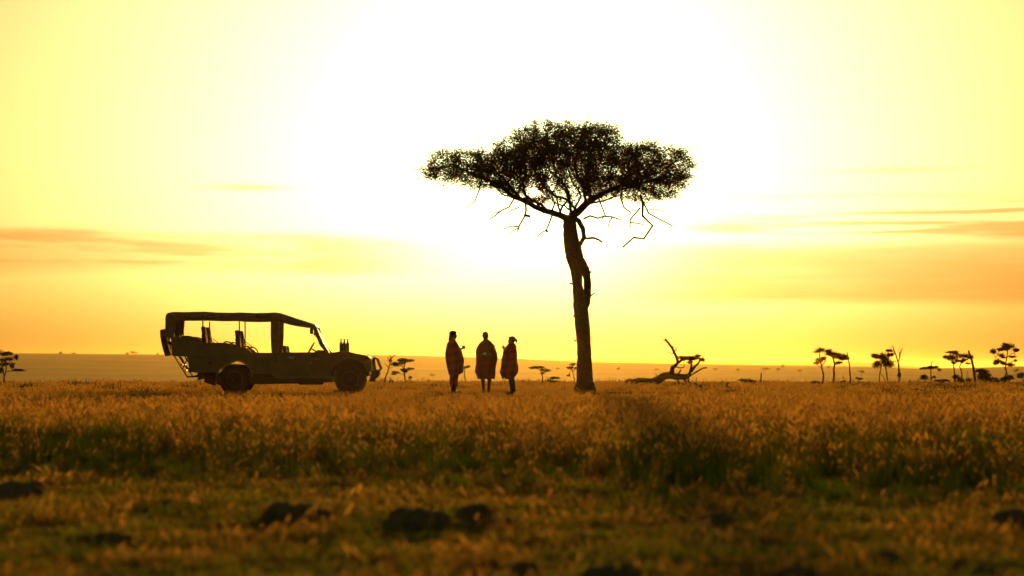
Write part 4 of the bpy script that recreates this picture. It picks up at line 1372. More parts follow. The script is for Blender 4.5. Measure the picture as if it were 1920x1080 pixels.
def head(mb, c, f, sc_=1.0, tilt=0.0):
    """skull, jaw, brow, nose, lips, chin, ears; f = facing direction (unit, horizontal)"""
    f = Vector(f).normalized()
    s = Vector((0, 0, 1)).cross(f)
    rot = Matrix((f, s, Vector((0, 0, 1)))).transposed()
    c = Vector(c)

    def q(a, b_, c_):
        return c + rot @ (Vector((a, b_, c_)) * sc_)
    mb.ball(q(-.012, 0, .025), (.098 * sc_, .076 * sc_, .092 * sc_), 18, 12, rot)
    mb.ball(q(.022, 0, -.045), (.066 * sc_, .058 * sc_, .070 * sc_), 16, 10, rot)
    mb.ball(q(.060, 0, -.093), (.026 * sc_, .028 * sc_, .020 * sc_), 10, 8, rot)       # chin
    mb.ball(q(.072, 0, .022), (.020 * sc_, .052 * sc_, .012 * sc_), 10, 8, rot)        # brow
    capsule(mb, [q(.084, 0, .012), q(.100, 0, -.018), q(.108, 0, -.028)], [.010 * sc_, .012 * sc_, .013 * sc_], 8)
    mb.ball(q(.096, .012, -.030), .009 * sc_, 8, 6)
    mb.ball(q(.096, -.012, -.030), .009 * sc_, 8, 6)
    mb.ball(q(.084, 0, -.058), (.012 * sc_, .026 * sc_, .007 * sc_), 10, 6, rot)       # upper lip
    mb.ball(q(.082, 0, -.069), (.012 * sc_, .023 * sc_, .008 * sc_), 10, 6, rot)
    for y in (-1, 1):
        mb.ball(q(-.005, y * .077, -.012), (.020 * sc_, .008 * sc_, .032 * sc_), 10, 8, rot)   # ear
        mb.ball(q(.058, y * .042, -.022), (.022 * sc_, .020 * sc_, .022 * sc_), 10, 6, rot)    # cheek
    return q


def remesh(name, mb, mat_, parent, vox, smooth_it=4):
    o = mb.build(name, mat_, None)
    m = o.modifiers.new('r', 'REMESH')
    m.mode = 'VOXEL'
    m.voxel_size = vox
    m.use_smooth_shade = True
    m2 = o.modifiers.new('s', 'SMOOTH')
    m2.factor = .5
    m2.iterations = smooth_it
    bpy.context.view_layer.update()
    dg = bpy.context.evaluated_depsgraph_get()
    me = bpy.data.meshes.new_from_object(o.evaluated_get(dg))
    o.modifiers.clear()
    old = o.data
    o.data = me
    bpy.data.meshes.remove(old)
    if not me.materials:
        me.materials.append(mat_)
    o.parent = parent
    return o


def blanket(name, rows, mat_, parent, depth, folds=9, famp=.018, thick=.012, yoff=0.0, seed=1, na=72, open_top=True, twist=0.0):
    """rows: (z, x_left, x_right[, depth]) from shoulder to hem, lofted as a wrapped cloth with hanging folds"""
    rows = sorted(rows, key=lambda r_: -r_[0])
    zs = [r_[0] for r_ in rows]
    n = 64
    zt, zb = zs[0], zs[-1]
    V_, UV, F_ = [], [], []
    zi = np.linspace(zt, zb, n)
    xs0 = np.interp(-zi, [-z for z in zs], [r_[1] for r_ in rows])
    xs1 = np.interp(-zi, [-z for z in zs], [r_[2] for r_ in rows])
    dp = np.interp(-zi, [-z for z in zs], [(r_[3] if len(r_) > 3 else depth) for r_ in rows])
    ker = np.array([1, 2, 3, 2, 1]) / 9.
    for arr in (xs0, xs1, dp):
        pad = np.pad(arr, 2, mode='edge')
        arr[:] = np.convolve(pad, ker, 'valid')
    rd = random.Random(seed)
    ph = [rd.uniform(0, 6.28) for _ in range(6)]
    for i in range(n):
        f_ = (i / (n - 1))
        cx, rx = (xs0[i] + xs1[i]) / 2, (xs1[i] - xs0[i]) / 2
        for k in range(na):
            a = 2 * math.pi * k / na
            fold = famp * (0.25 + 0.9 * f_) * (math.sin(folds * a + ph[0] + twist * f_) * .6 + math.sin((folds * 2 - 3) * a + ph[1] - 2 * f_) * .3 + math.sin(3 * a + ph[2] + 5 * f_) * .35)
            diag = 0.009 * math.sin(9 * f_ + 2.0 * a + ph[3]) + .006 * math.sin(17 * f_ - 3 * a + ph[4])
            rsc = 1 + (fold + diag) / max(.12, rx)
            ex = 0.86
            ca, sa = math.cos(a), math.sin(a)
            x = cx + rx * rsc * math.copysign(abs(ca) ** ex, ca)
            y = yoff + dp[i] * rsc * math.copysign(abs(sa) ** ex, sa)
            z = zi[i] + (0.018 * math.sin(4 * a + ph[5]) + .012 * math.sin(7 * a + ph[1])) * f_ ** 4
            V_.append((x, y, z))
            UV.append((a / (2 * math.pi) * 1.45 + .05 * f_, z + .03 * math.sin(a * 2), 0))
    for i in range(n - 1):
        for k in range(na):
            k2 = (k + 1) % na
            F_.append((i * na + k, (i + 1) * na + k, (i + 1) * na + k2, i * na + k2))
    o = meshobj(name, V_, F_, mat_, parent, True)
    at = o.data.attributes.new('cuv', 'FLOAT_VECTOR', 'POINT')
    at.data.foreach_set('vector', np.array(UV, np.float32).ravel())
    md_ = o.modifiers.new('solid', 'SOLIDIFY')
    md_.thickness = thick
    md_.offset = 1 if False else -1
    return o


def shoes(parent, ankles, f, mat_, ln=.27):
    f = Vector(f).normalized()
    for a in ankles:
        a = Vector(a)
        mb = MB()
        s = Vector((0, 0, 1)).cross(f)
        rot = Matrix((f, s, Vector((0, 0, 1)))).transposed()
        base = Vector((a.x, a.y, 0))
        mb.ball(base + f * .02 + Vector((0, 0, .05)), (.075, .045, .055), 12, 8, rot)
        mb.ball(base + f * .12 + Vector((0, 0, .035)), (.105, .050, .040), 12, 8, rot)
        mb.box(0, 0.001, 0, 0.001, .03, .031)
        remesh('shoe', mb, mat_, parent, .012, 2)


def person(name, label, x0, Y, f, joints, skinm, hs=1.0, headc=None, wear=None):
    X0 = (x0 - 960) / F * Y
    g = gz(X0, Y)
    o = empty(name, (X0, Y, g))
    tag(o, label, 'person', 'people talking beside the tree')
    mb = MB()
    j = joints
    capsule(mb, [j['pelvis'], j['belly'], j['chest']], [.135, .13, .15], 18)
    mb.ball(Vector(j['chest']) + Vector((0, 0, .07)), j.get('shw', (.13, .19, .10)), 18, 10)
    capsule(mb, [Vector(j['chest']) + Vector((0, 0, .10)), j['neck']], [.07, .055], 14)
    capsule(mb, [j['neck'], Vector(headc) + Vector((-.01 * f[0], 0, -.03))], [.062 * hs, .062 * hs], 14)
    for leg in j['legs']:
        hip, knee, ank = [Vector(q) for q in leg]
        cf = knee.lerp(ank, .3) - Vector(f) * .015
        capsule(mb, [hip, hip.lerp(knee, .5), knee, cf, ank], [.095, .082, .056, .058, .036], 14)
        fb = Vector((ank.x, ank.y, .035))
        capsule(mb, [Vector((ank.x, ank.y, ank.z)), fb], [.036, .036], 10)
        capsule(mb, [fb - Vector(f) * .04, fb + Vector(f) * .11, fb + Vector(f) * .17 - Vector((0, 0, .008))], [.032, .036, .022], 10)
    for (sh, el, wr, hd, up_, curl, spr, side) in j['arms']:
        sh, el, wr = Vector(sh), Vector(el), Vector(wr)
        capsule(mb, [sh, sh.lerp(el, .5), el, el.lerp(wr, .35), wr], [.055, .048, .040, .040, .026], 12)
        hand(mb, wr, hd, up_, curl, spr, side)
    q = head(mb, headc, f, hs)
    remesh('body', mb, skinm, o, .0075, 3)
    for y in (-1, 1):
        MB().ball(q(.079, y * .030, .006), .011 * hs, 8, 6).build('eye', eye_m, o, smooth=True)
    return o, q, g


def zz(zx, zy, cx):
    return ((zx - cx) / ZS, (931 - zy) / ZS)


# --- person 1: profile, facing right, hair to the shoulders, cup in the raised hand
c1 = 340
def w1(x, y):
    return zz(x, y, c1)
hx, hzv = w1(338, 193)
wx, wz = w1(436, 368)
p1, q1, g1 = person('person', 'person in red and blue checked blanket with shoulder-length hair, facing right', 800 + c1 / 6.75, 50.0, (1, 0, 0), dict(
    pelvis=(.01, 0, .93), belly=(.01, 0, 1.08), chest=(0, 0, 1.25), neck=(-.005, 0, 1.50), shw=(.11, .16, .09),
    legs=[((.0, -.09, .90), (.02, -.08, .50), (-.01, -.075, .09)), ((.0, .09, .90), (.035, .08, .50), (.02, .075, .09))],
    arms=[((.0, -.15, 1.33), (.09, -.15, 1.10), (wx, -.10, wz), (.75, .05, .45), (-.5, -.35, .8), 1.35, .3, 1),
          ((.0, .15, 1.33), (.05, .17, 1.08), (.15, .08, 1.02), (.8, -.5, .1), (.1, .5, .8), .9, .2, -1)]), skin_light, 1.0, (hx, 0, hzv))
hb_ = MB()
hb_.ball(q1(-.022, 0, .045), (.104, .088, .090), 18, 12)
hb_.ball(q1(-.055, 0, -.03), (.072, .086, .10), 16, 10)
hb_.ball(q1(-.075, 0, -.10), (.058, .085, .085), 14, 10)
hb_.ball(q1(.045, 0, .088), (.05, .062, .032), 12, 8)
for k in range(9):
    a = k / 8 * math.pi + math.pi / 2
    capsule(hb_, [q1(-.03 + .07 * math.cos(a), .078 * math.sin(a), .0), q1(-.05 + .075 * math.cos(a), .085 * math.sin(a), -.08), q1(-.065 + .07 * math.cos(a), .08 * math.sin(a), -.165)], [.02, .019, .010], 8)
remesh('hair', hb_, hair_brown, p1, .010, 2)
r1 = [(q_[0], q_[1], q_[2], q_[3]) for q_ in []]
prof1 = [(248, 296, 362, .07), (268, 275, 380, .13), (300, 254, 398, .21), (350, 244, 420, .25), (400, 240, 448, .27), (500, 242, 470, .27), (600, 256, 470, .26), (650, 268, 458, .25), (678, 276, 440, .24)]
blanket('blanket', [((931 - y) / ZS, (a - c1) / ZS, (b_ - c1) / ZS, d) for y, a, b_, d in prof1], shuka_check, p1, .25, 9, .014, seed=3)
prof1b = [(560, 275, 420, .19), (680, 283, 405, .19), (760, 292, 396, .18), (800, 300, 390, .17), (838, 306, 386, .165)]
blanket('wrap_skirt', [((931 - y) / ZS, (a - c1) / ZS, (b_ - c1) / ZS, d) for y, a, b_, d in prof1b], shuka_check, p1, .18, 7, .012, seed=5)
for y in (-.078, .078):
    MB().tube([(-.005 + (.02 if y > 0 else 0), y, .40), (-.008 + (.025 if y > 0 else 0), y, .22), (-.01 + (.03 if y > 0 else 0), y, .07)], [.068, .060, .050], 14).build('trouser_leg', darkcloth, p1, smooth=True)
shoes(p1, [(-.01, -.075, 0), (.02, .075, 0)], (1, 0, 0), shoe_m)
cup = MB().lathe([(.036, 0), (.045, .01), (.048, .10), (.045, .10), (.040, .012)], 'Z', (0, 0, 0), 18).build('drinking_cup', blackm, smooth=True)
cup.location = Vector(p1.location) + Vector((wx + .072, -.075, wz + .0))
tag(cup, 'dark cup in the raised hand of the left-hand person', 'cup')

# --- person 2: facing the camera, dark red blanket, bare legs
c2 = 757
def w2(x, y):
    return zz(x, y, c2)
hx, hzv = w2(743, 198)
p2, q2, g2 = person('person', 'person with close-cropped head and bare legs in dark red blanket, standing in the middle', 800 + c2 / 6.75, 50.2, (0, -1, 0), dict(
    pelvis=(.0, .02, .92), belly=(.0, .02, 1.08), chest=(-.01, .02, 1.24), neck=(-.02, .01, 1.50), shw=(.21, .12, .10),
    legs=[((-.09, .02, .88), (-.105, 0, .48), (-.085, .02, .09)), ((.09, .02, .88), (.095, 0, .48), (.06, .02, .09))],
    arms=[((-.20, .0, 1.36), (-.23, -.06, 1.10), (-.085, -.25, 1.135), (.9, -.15, .05), (-.1, -.6, .7), 1.0, .2, 1),
          ((.19, .0, 1.36), (.22, -.06, 1.10), (.07, -.25, 1.135), (-.9, -.15, .05), (.1, -.6, .7), 1.0, .2, -1)]), skin_dark, 1.10, (hx, 0, hzv))
prof2 = [(246, 722, 788, .07), (262, 700, 806, .11), (290, 664, 832, .17), (350, 634, 866, .215), (420, 624, 888, .23), (500, 622, 898, .24), (560, 628, 890, .24), (610, 622, 878, .24), (645, 612, 868, .24), (690, 636, 866, .235), (742, 654, 858, .225)]
blanket('blanket', [((931 - y) / ZS, (a - c2) / ZS, (b_ - c2) / ZS, d) for y, a, b_, d in prof2], shuka_dark, p2, .23, 11, .016, seed=9)
hc = MB()
hc.ball(q2(-.018, 0, .036), (.088, .108, .090), 18, 12)
remesh('hair', hc, hair_brown, p2, .010, 2)
for ax_ in (-.085, .06):   # sandals
    MB().box(ax_ - .05, ax_ + .05, -.19, .07, -.004, .012).build('sandal', shoe_m, p2, bevel=.005)
cup = MB().lathe([(.032, 0), (.040, .006), (.046, .055), (.043, .055), (.036, .01)], 'Z', (0, 0, 0), 18).build('drinking_cup', cup_m, smooth=True)
cup.location = Vector(p2.location) + Vector((w2(737, 0)[0], -.315, w2(0, 436)[1] + .0))
tag(cup, 'pale enamel cup held at the chest of the middle person', 'cup')

# --- person 3: facing left, hair tied back in a bun, jeans, gesturing hand
c3 = 1065
def w3(x, y):
    return zz(x, y, c3)
hx, hzv = w3(1072, 254)
wx, wz = w3(992, 372)
p3, q3, g3 = person('person', 'person in checked blanket and blue jeans with tied-back hair, gesturing towards the others', 800 + c3 / 6.75, 50.0, (-1, 0, 0), dict(
    pelvis=(.0, 0, .88), belly=(.0, 0, 1.02), chest=(.01, 0, 1.16), neck=(.02, 0, 1.38), shw=(.10, .14, .08),
    legs=[((-.01, -.085, .84), (.0, -.08, .46), (.06, -.075, .09)), ((.01, .085, .84), (.02, .08, .46), (.08, .075, .09))],
    arms=[((.0, -.14, 1.22), (-.09, -.14, 1.00), (wx, -.13, wz), (-.55, 0, .8), (.1, -1, .1), .45, 1.3, 1),
          ((.0, .14, 1.22), (-.05, .15, 1.0), (-.13, .07, .98), (-.8, -.5, .1), (-.1, .5, .8), .9, .2, 1)]), skin_light, .95, (hx, 0, hzv))
hb_ = MB()
hb_.ball(q3(-.022, 0, .040), (.103, .086, .090), 18, 12)
hb_.ball(q3(-.045, 0, -.015), (.060, .078, .072), 16, 10)
hb_.ball(q3(.04, 0, .085), (.05, .060, .03), 12, 8)
capsule(hb_, [q3(-.10, 0, .03), q3(-.125, 0, .032)], [.024, .022], 10)
hb_.ball(q3(-.150, 0, .005), (.036, .038, .045), 14, 10)
capsule(hb_, [q3(-.152, 0, -.01), q3(-.156, 0, -.04), q3(-.152, 0, -.07)], [.030, .026, .016], 10)
remesh('hair', hb_, hair_fair, p3, .010, 2)
prof3 = [(286, 1036, 1106, .07), (304, 1022, 1124, .13), (330, 1008, 1136, .19), (380, 974, 1140, .23), (450, 956, 1144, .24), (520, 945, 1150, .24), (600, 934, 1155, .24), (655, 928, 1150, .235), (690, 942, 1134, .225), (712, 954, 1112, .21)]
blanket('blanket', [((931 - y) / ZS, (a - c3) / ZS, (b_ - c3) / ZS, d) for y, a, b_, d in prof3], shuka_check2, p3, .23, 9, .015, seed=14)
prof3b = [(640, 950, 1085, .16), (690, 954, 1090, .16), (735, 960, 1086, .155)]
blanket('blanket_corner', [((931 - y) / ZS, (a - c3) / ZS, (b_ - c3) / ZS, d) for y, a, b_, d in prof3b], shuka_check2, p3, .16, 7, .012, seed=17)
for i_, y in enumerate((-.08, .08)):
    dx = .02 * i_
    MB().tube([(-.01 + dx, y, .66), (.005 + dx, y, .46), (.035 + dx, y, .25), (.058 + dx, y, .06)], [.105, .082, .074, .066], 16).build('jeans_leg', denim, p3, smooth=True)
shoes(p3, [(.06, -.075, 0), (.08, .075, 0)], (-1, 0, 0), shoe_m)
MB().tube([(-.165, -.1, .46), (-.17, -.1, .36), (-.175, -.1, .29)], [.006, .008, .004], 6).build('blanket_tassel', shuka_dark, p3)

# ------------------------------------------------------------------ foreground mounds and stones
soil = mat('dark_dry_soil', (0.20, 0.13, 0.07), 0.95, 0.45, 16, bump=1.0, bscale=45, spec=0.1)
stone_m = mat('pale_stone', (0.42, 0.41, 0.38), 0.8, 0.2, 20, bump=.4)


def mound(px, py, wpx, hpx, label, name='soil_mound', m=soil, seed=None, lumps=5, cat='mound', group='dark soil mounds in the short grass'):
    Y = CZ * F / (py - HZ)
    x = (px - 960) / F * Y
    k = Y / F
    wd, ht = wpx * k * 0.5, hpx * k * 1.05
    seed_ctr[0] += 1
    rd = random.Random(seed_ctr[0])
    mb = MB()
    mb.ball((0, 0, 0), (wd, wd * .75, ht * .8), 20, 12)
    for i in range(lumps):
        mb.ball((rd.uniform(-.75, .75) * wd, rd.uniform(-.5, .3) * wd, rd.uniform(.0, .4) * ht), (wd * rd.uniform(.22, .5), wd * rd.uniform(.2, .4), ht * rd.uniform(.3, .5)), 14, 8)
    o = remesh(name, mb, m, None, max(.006, wd / 28), 1)
    tx = bpy.data.textures.new('clods', 'CLOUDS')
    tx.noise_scale = wd * .28
    dm = o.modifiers.new('d', 'DISPLACE')
    dm.texture = tx
    dm.strength = ht * .26
    dm.mid_level = .5
    dm.texture_coords = 'GLOBAL'
    o.location = (x, Y, gz(x, Y) - .012)
    tag(o, label, cat, group)
    MOUNDS.append((x, Y, wd, ht))
    return o


MOUNDS = []
for a in [(45, 892, 78, 26, 'rounded soil mound near the left edge, the upper one of two'), (25, 930, 130, 40, 'broad soil mound cut by the left edge of the picture'),
          (215, 898, 44, 22, 'small soil lump in the short grass at left'), (560, 972, 130, 42, 'smooth wedge-shaped mound below the vehicle, nearest the camera there'),
          (478, 968, 60, 12, 'flat tail of soil beside the wedge-shaped mound'), (205, 1014, 92, 36, 'rough mound in the lower left of the foreground'), (140, 1022, 46, 18, 'small clod left of the lower-left rough mound'),
          (778, 984, 120, 46, 'biggest dark clod in the foreground, below the gap beside the vehicle'), (885, 978, 78, 48, 'dark clod just right of the biggest one'), (946, 982, 56, 26, 'low clod at the right end of the three-clod row'),
          (1088, 1010, 60, 24, 'small mound in the foreground below the acacia trunk'), (986, 1070, 74, 40, 'dark clod at the bottom edge near the centre'), (1140, 1082, 120, 46, 'wide dark mound at the bottom edge right of centre'),
          (1346, 982, 86, 36, 'dark mound in the right half of the foreground'), (1278, 976, 40, 20, 'small clod left of the right-half dark mound'), (1900, 988, 96, 44, 'sloping mound cut by the right edge of the picture'),
          (1494, 896, 30, 14, 'small far clod at the foot of the tall grass on the right'), (1655, 1052, 90, 34, 'low mound in the lower right foreground'), (1490, 1080, 90, 34, 'low mound at the bottom edge on the right'),
          (640, 922, 38, 18, 'small clod at the foot of the tall grass left of centre'), (330, 872, 30, 12, 'tiny far clod below the spare wheel'), (180, 1086, 90, 30, 'low mound at the bottom left edge'), (1830, 1075, 80, 26, 'low mound near the bottom right corner')]:
    mound(*a)
mound(895, 1002, 15, 11, 'small pale stone lying in front of the dark clods', 'pale_stone', stone_m, lumps=2, cat='stone', group=None)

# ------------------------------------------------------------------ grass
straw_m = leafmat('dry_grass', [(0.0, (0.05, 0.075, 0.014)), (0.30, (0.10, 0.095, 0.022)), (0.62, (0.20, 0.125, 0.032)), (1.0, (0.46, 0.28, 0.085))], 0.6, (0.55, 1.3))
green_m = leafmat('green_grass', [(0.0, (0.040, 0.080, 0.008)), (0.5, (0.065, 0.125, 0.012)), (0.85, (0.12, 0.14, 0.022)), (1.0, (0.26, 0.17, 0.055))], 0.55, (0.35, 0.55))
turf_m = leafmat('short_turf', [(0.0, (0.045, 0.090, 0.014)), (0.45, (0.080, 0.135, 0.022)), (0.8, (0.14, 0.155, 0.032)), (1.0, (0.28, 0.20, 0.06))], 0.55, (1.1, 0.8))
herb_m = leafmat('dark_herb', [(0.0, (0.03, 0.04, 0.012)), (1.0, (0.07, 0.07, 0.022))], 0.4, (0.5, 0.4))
tufts = bpy.data.collections.new('grass_tufts')


def tuft(name, n, h, spread, width, lean, mat_, seed, heads=0, headlen=.05, headw=.008, t0=0.0, t1=1.0, seg=3):
    r_ = np.random.default_rng(seed)
    V_, F_, C_ = [], [], []

    def ribbon(pts, ws, side, tv, rv):
        b0 = len(V_)
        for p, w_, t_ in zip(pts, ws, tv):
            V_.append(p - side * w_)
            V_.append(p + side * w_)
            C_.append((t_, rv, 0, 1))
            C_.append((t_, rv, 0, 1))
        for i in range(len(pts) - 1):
            a = b0 + 2 * i
            F_.append((a, a + 1, a + 3, a + 2))
    for i in range(n):
        hh = h * r_.uniform(.55, 1.15)
        base = np.array([r_.normal() * spread, r_.normal() * spread, -0.01])
        an = r_.uniform(0, 6.283)
        ln = r_.uniform(.1, 1.0) * lean
        d = np.array([math.cos(an), math.sin(an), 0])
        sa = r_.uniform(0, 6.283)
        side = np.array([math.cos(sa), math.sin(sa), 0])
        ishead = i < heads
        if ishead:
            hh *= 1.15
            ln *= .7
        pts, ws, tv = [], [], []
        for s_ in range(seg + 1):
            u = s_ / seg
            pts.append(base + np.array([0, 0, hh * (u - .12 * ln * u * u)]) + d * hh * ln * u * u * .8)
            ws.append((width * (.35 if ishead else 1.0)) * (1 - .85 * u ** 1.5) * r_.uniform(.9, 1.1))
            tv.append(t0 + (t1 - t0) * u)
        rv = r_.random()
        ribbon(pts, ws, side, tv, rv)
        if ishead:
            tip = pts[-1]
            dr = (pts[-1] - pts[-2])
            dr = dr / np.linalg.norm(dr) + d * .5
            dr = dr / np.linalg.norm(dr)
            hl = headlen * r_.uniform(.7, 1.3)
            for q in range(2):
                sa2 = sa + q * 1.57
                s2 = np.array([math.cos(sa2), math.sin(sa2), 0])
                ribbon([tip - dr * .01, tip + dr * hl * .35, tip + dr * hl * .75, tip + dr * hl], [headw * .3, headw, headw * .8, headw * .1], s2, [1.0] * 4, .5 + .5 * rv)
    V_ = np.array(V_)
    o = fastmesh(name, V_, np.array(F_), mat_, None, np.array(C_))
    COL.objects.unlink(o)
    tufts.objects.link(o)
    return o


kinds = {}
names = []


def reg(key, *a, **k):
    nm = 'tuft_%02d' % len(names)
    names.append(nm)
    tuft(nm, *a, **k)
    kinds.setdefault(key, []).append(len(names) - 1)


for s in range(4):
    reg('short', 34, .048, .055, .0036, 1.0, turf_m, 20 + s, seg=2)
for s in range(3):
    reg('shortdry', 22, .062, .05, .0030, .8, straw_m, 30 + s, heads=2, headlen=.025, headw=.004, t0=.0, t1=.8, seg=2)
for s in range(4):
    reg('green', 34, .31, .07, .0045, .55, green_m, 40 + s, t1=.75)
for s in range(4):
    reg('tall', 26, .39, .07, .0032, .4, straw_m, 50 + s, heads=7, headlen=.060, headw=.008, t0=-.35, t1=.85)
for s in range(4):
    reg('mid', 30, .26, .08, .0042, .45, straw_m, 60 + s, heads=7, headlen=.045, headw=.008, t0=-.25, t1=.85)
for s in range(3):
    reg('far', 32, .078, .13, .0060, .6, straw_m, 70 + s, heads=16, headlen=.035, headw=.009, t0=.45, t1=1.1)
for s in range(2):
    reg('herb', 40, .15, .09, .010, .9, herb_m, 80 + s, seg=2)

g = np.random.default_rng(99)


def vnoise(x, y, s, seed):
    r_ = np.random.default_rng(seed)
    tot = 0
    for k in range(5):
        a, ph, f_ = r_.uniform(0, 6.283), r_.uniform(0, 6.283), r_.uniform(.6, 1.9) / s
        tot = tot + np.sin((x * math.cos(a) + y * math.sin(a)) * f_ * 6.283 + ph)
    return tot / 5


PT, RT, SC_, IX = [], [], [], []


def scatter(y0, y1, dens, choose, side=2.5):
    half = 0.33
    area = half * (y1 ** 2 - y0 ** 2) + 2 * side * (y1 - y0)
    n = int(area * dens)
    y = np.sqrt(g.random(n) * (y1 ** 2 - y0 ** 2) + y0 ** 2)
    x = (g.random(n) * 2 - 1) * (half * y + side)
    keep, idx, scl = choose(x, y, n)
    x, y, idx, scl = x[keep], y[keep], idx[keep], scl[keep]
    z = hgt(x, y)
    PT.append(np.stack([x, y, z], 1))
    m = len(x)
    RT.append(np.stack([g.normal(size=m) * .08, g.normal(size=m) * .08 + .10, g.random(m) * .9 - .45 + math.pi * 2 * g.integers(0, 2, m) * 0 + g.random(m) * 6.283], 1))
    SC_.append(scl)
    IX.append(idx)


def pickk(key, n):
    return np.array(kinds[key])[g.integers(0, len(kinds[key]), n)]


def edge(x, y):
    """distance at which the tall stand begins, along this bearing"""
    px = 960 + F * x / y
    e = np.interp(px, [-400, 0, 200, 640, 1050, 1180, 1920, 2300], [16.2, 16.0, 15.3, 14.6, 14.0, 12.8, 12.6, 12.8])
    return e + .5 * vnoise(x, y, 2.2, 4) + .35 * vnoise(x, y, .7, 5)


def ch_short(x, y, n):
    keep = (y < edge(x, y) + 1.0) & (vnoise(x, y, .9, 12) + g.normal(size=n) * .25 > -.42)
    dry = (vnoise(x, y, 1.3, 8) + g.normal(size=n) * .35) > .36
    idx = np.where(dry, pickk('shortdry', n), pickk('short', n))
    return keep, idx, g.uniform(.6, 1.25, n) * (1 + .25 * vnoise(x, y, 1.7, 3)) * np.where(g.random(n) < .05, 1.9, 1.0)


def ch_tall(x, y, n):
    e = edge(x, y)
    into = y - e + 1.2
    keep = (into > 0) & (g.random(n) < np.clip(.25 + into * .16, 0, 1))
    pg = np.clip(.80 - into * .03 + .35 * vnoise(x, y, 3.0, 6), .12, .92)
    idx = np.where(g.random(n) < pg, pickk('green', n), pickk('tall', n))
    s = np.clip(.30 + into * .125, .30, 1.0) * (1 + .16 * vnoise(x, y, 2.5, 7)) * np.interp(y, [14, 20, 30, 34], [1, 1, .78, .66])
    return keep, idx, s * g.uniform(.8, 1.15, n)


def ch_mid(x, y, n):
    hb = (vnoise(x, y, 3.2, 21) + g.normal(size=n) * .22) > .42
    gr = g.random(n) < .46 + .45 * vnoise(x, y, 5, 41)
    idx = np.where(hb, pickk('herb', n), np.where(gr, pickk('green', n), pickk('mid', n)))
    s = np.interp(y, [28, 36, 44, 50], [1.0, .72, .40, .28]) * (1 + .2 * vnoise(x, y, 4, 9))
    s = np.where(gr & ~hb, s * .6, s)
    return np.ones(n, bool), idx, s * g.uniform(.75, 1.2, n)


def ch_far(x, y, n):
    hb = (vnoise(x, y, 5, 31) + g.normal(size=n) * .2) > .62
    idx = np.where(hb, pickk('herb', n), pickk('far', n))
    return np.ones(n, bool), idx, g.uniform(.6, 1.25, n) * (1 + .25 * vnoise(x, y, 6, 10)) * np.where(g.random(n) < .06, 1.7, 1.0)


scatter(4.0, 17.5, 210, ch_short, 1.5)
scatter(11.5, 30, 42, ch_tall)
scatter(28, 50, 26, ch_mid, 3)
scatter(49, 82, 13, ch_far, 4)
PT, RT, SC_, IX = np.concatenate(PT), np.concatenate(RT), np.concatenate(SC_), np.concatenate(IX)
# nothing grows through the wheels, feet and trunk
keep = np.ones(len(PT), bool)
for (cx, cy, r0) in [(p1.location.x, p1.location.y, .16), (p2.location.x, p2.location.y, .18), (p3.location.x, p3.location.y, .16), (TB.x, TB.y, .32)]:
    keep &= np.hypot(PT[:, 0] - cx, PT[:, 1] - cy) > r0
for (mx_, my_, mw, mh) in MOUNDS:
    dx, dy = (PT[:, 0] - mx_) / mw, (PT[:, 1] - my_) / mw
    rr_ = np.hypot(dx, dy / .75)
    on = (rr_ < .85) & (PT[:, 1] < 18)
    keep &= ~on | (g.random(len(PT)) < .40)
    PT[on, 2] += mh * .72 * np.sqrt(np.clip(1 - rr_[on] ** 2, 0, 1)) - .01
    fr = (np.abs(dx) < 1.1) & (dy < 0) & (dy > -3.5)
    SC_[fr] *= .75
inv = np.array(veh.matrix_world.inverted())
lv = PT @ inv[:3, :3].T + inv[:3, 3]
for wxp in (444, 660):
    for s in (-1, 1):
        keep &= ~((np.abs(lv[:, 0] - v2(wxp, 0)[0]) < .34) & (np.abs(lv[:, 1] - s * .73) < .16))
for pp_ in (p1, p2, p3):
    tr_ = (np.abs(PT[:, 0] - pp_.location.x) < .8) & (PT[:, 1] > 44) & (PT[:, 1] < 50.8)
    SC_[tr_] *= .62
fr_ = (np.abs(lv[:, 0]) < 2.6) & (lv[:, 1] < -.8) & (lv[:, 1] > -5)
SC_[fr_] *= .72
under = (np.abs(lv[:, 0]) < 2.9) & (np.abs(lv[:, 1]) < .9)
SC_[under] *= .7
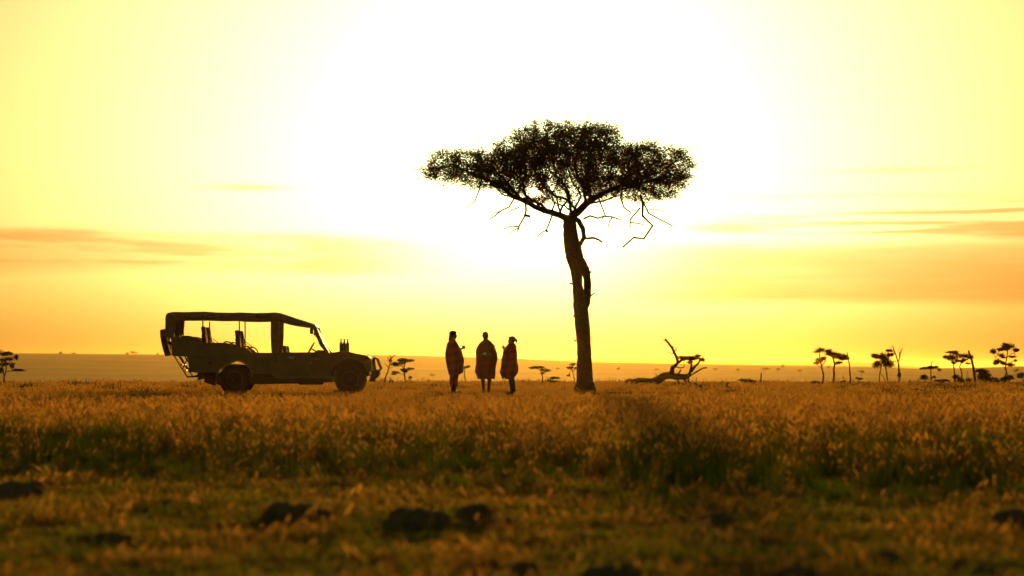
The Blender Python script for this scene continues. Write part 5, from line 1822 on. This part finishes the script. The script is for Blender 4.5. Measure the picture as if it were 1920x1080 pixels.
PT, RT, SC_, IX = PT[keep], RT[keep], SC_[keep], IX[keep]
print('grass tufts', len(PT))
me = bpy.data.meshes.new('grass')
me.vertices.add(len(PT))
me.vertices.foreach_set('co', PT.astype(np.float32).ravel())
me.attributes.new('rot', 'FLOAT_VECTOR', 'POINT').data.foreach_set('vector', RT.astype(np.float32).ravel())
me.attributes.new('scl', 'FLOAT', 'POINT').data.foreach_set('value', SC_.astype(np.float32))
me.attributes.new('idx', 'INT', 'POINT').data.foreach_set('value', IX.astype(np.int32))
me.update()
grass = bpy.data.objects.new('grass', me)
COL.objects.link(grass)
tag(grass, 'dry golden grass with green blades covering the plain', 'grass', kind='stuff')
ng = bpy.data.node_groups.new('scatter_grass', 'GeometryNodeTree')
ng.interface.new_socket('Geometry', in_out='INPUT', socket_type='NodeSocketGeometry')
ng.interface.new_socket('Geometry', in_out='OUTPUT', socket_type='NodeSocketGeometry')
gi, go = ng.nodes.new('NodeGroupInput'), ng.nodes.new('NodeGroupOutput')
ci = ng.nodes.new('GeometryNodeCollectionInfo')
ci.inputs['Collection'].default_value = tufts
ci.inputs['Separate Children'].default_value = True
ci.inputs['Reset Children'].default_value = True
iop = ng.nodes.new('GeometryNodeInstanceOnPoints')
iop.inputs['Pick Instance'].default_value = True


def nattr(nm, ty):
    n = ng.nodes.new('GeometryNodeInputNamedAttribute')
    n.data_type = ty
    n.inputs['Name'].default_value = nm
    return [o_ for o_ in n.outputs if o_.enabled and o_.name == 'Attribute'][0]


er = ng.nodes.new('FunctionNodeEulerToRotation')
ng.links.new(nattr('rot', 'FLOAT_VECTOR'), er.inputs[0])
ng.links.new(gi.outputs[0], iop.inputs['Points'])
ng.links.new(ci.outputs[0], iop.inputs['Instance'])
ng.links.new(nattr('idx', 'INT'), iop.inputs['Instance Index'])
ng.links.new(er.outputs[0], iop.inputs['Rotation'])
ng.links.new(nattr('scl', 'FLOAT'), iop.inputs['Scale'])
ng.links.new(iop.outputs[0], go.inputs[0])
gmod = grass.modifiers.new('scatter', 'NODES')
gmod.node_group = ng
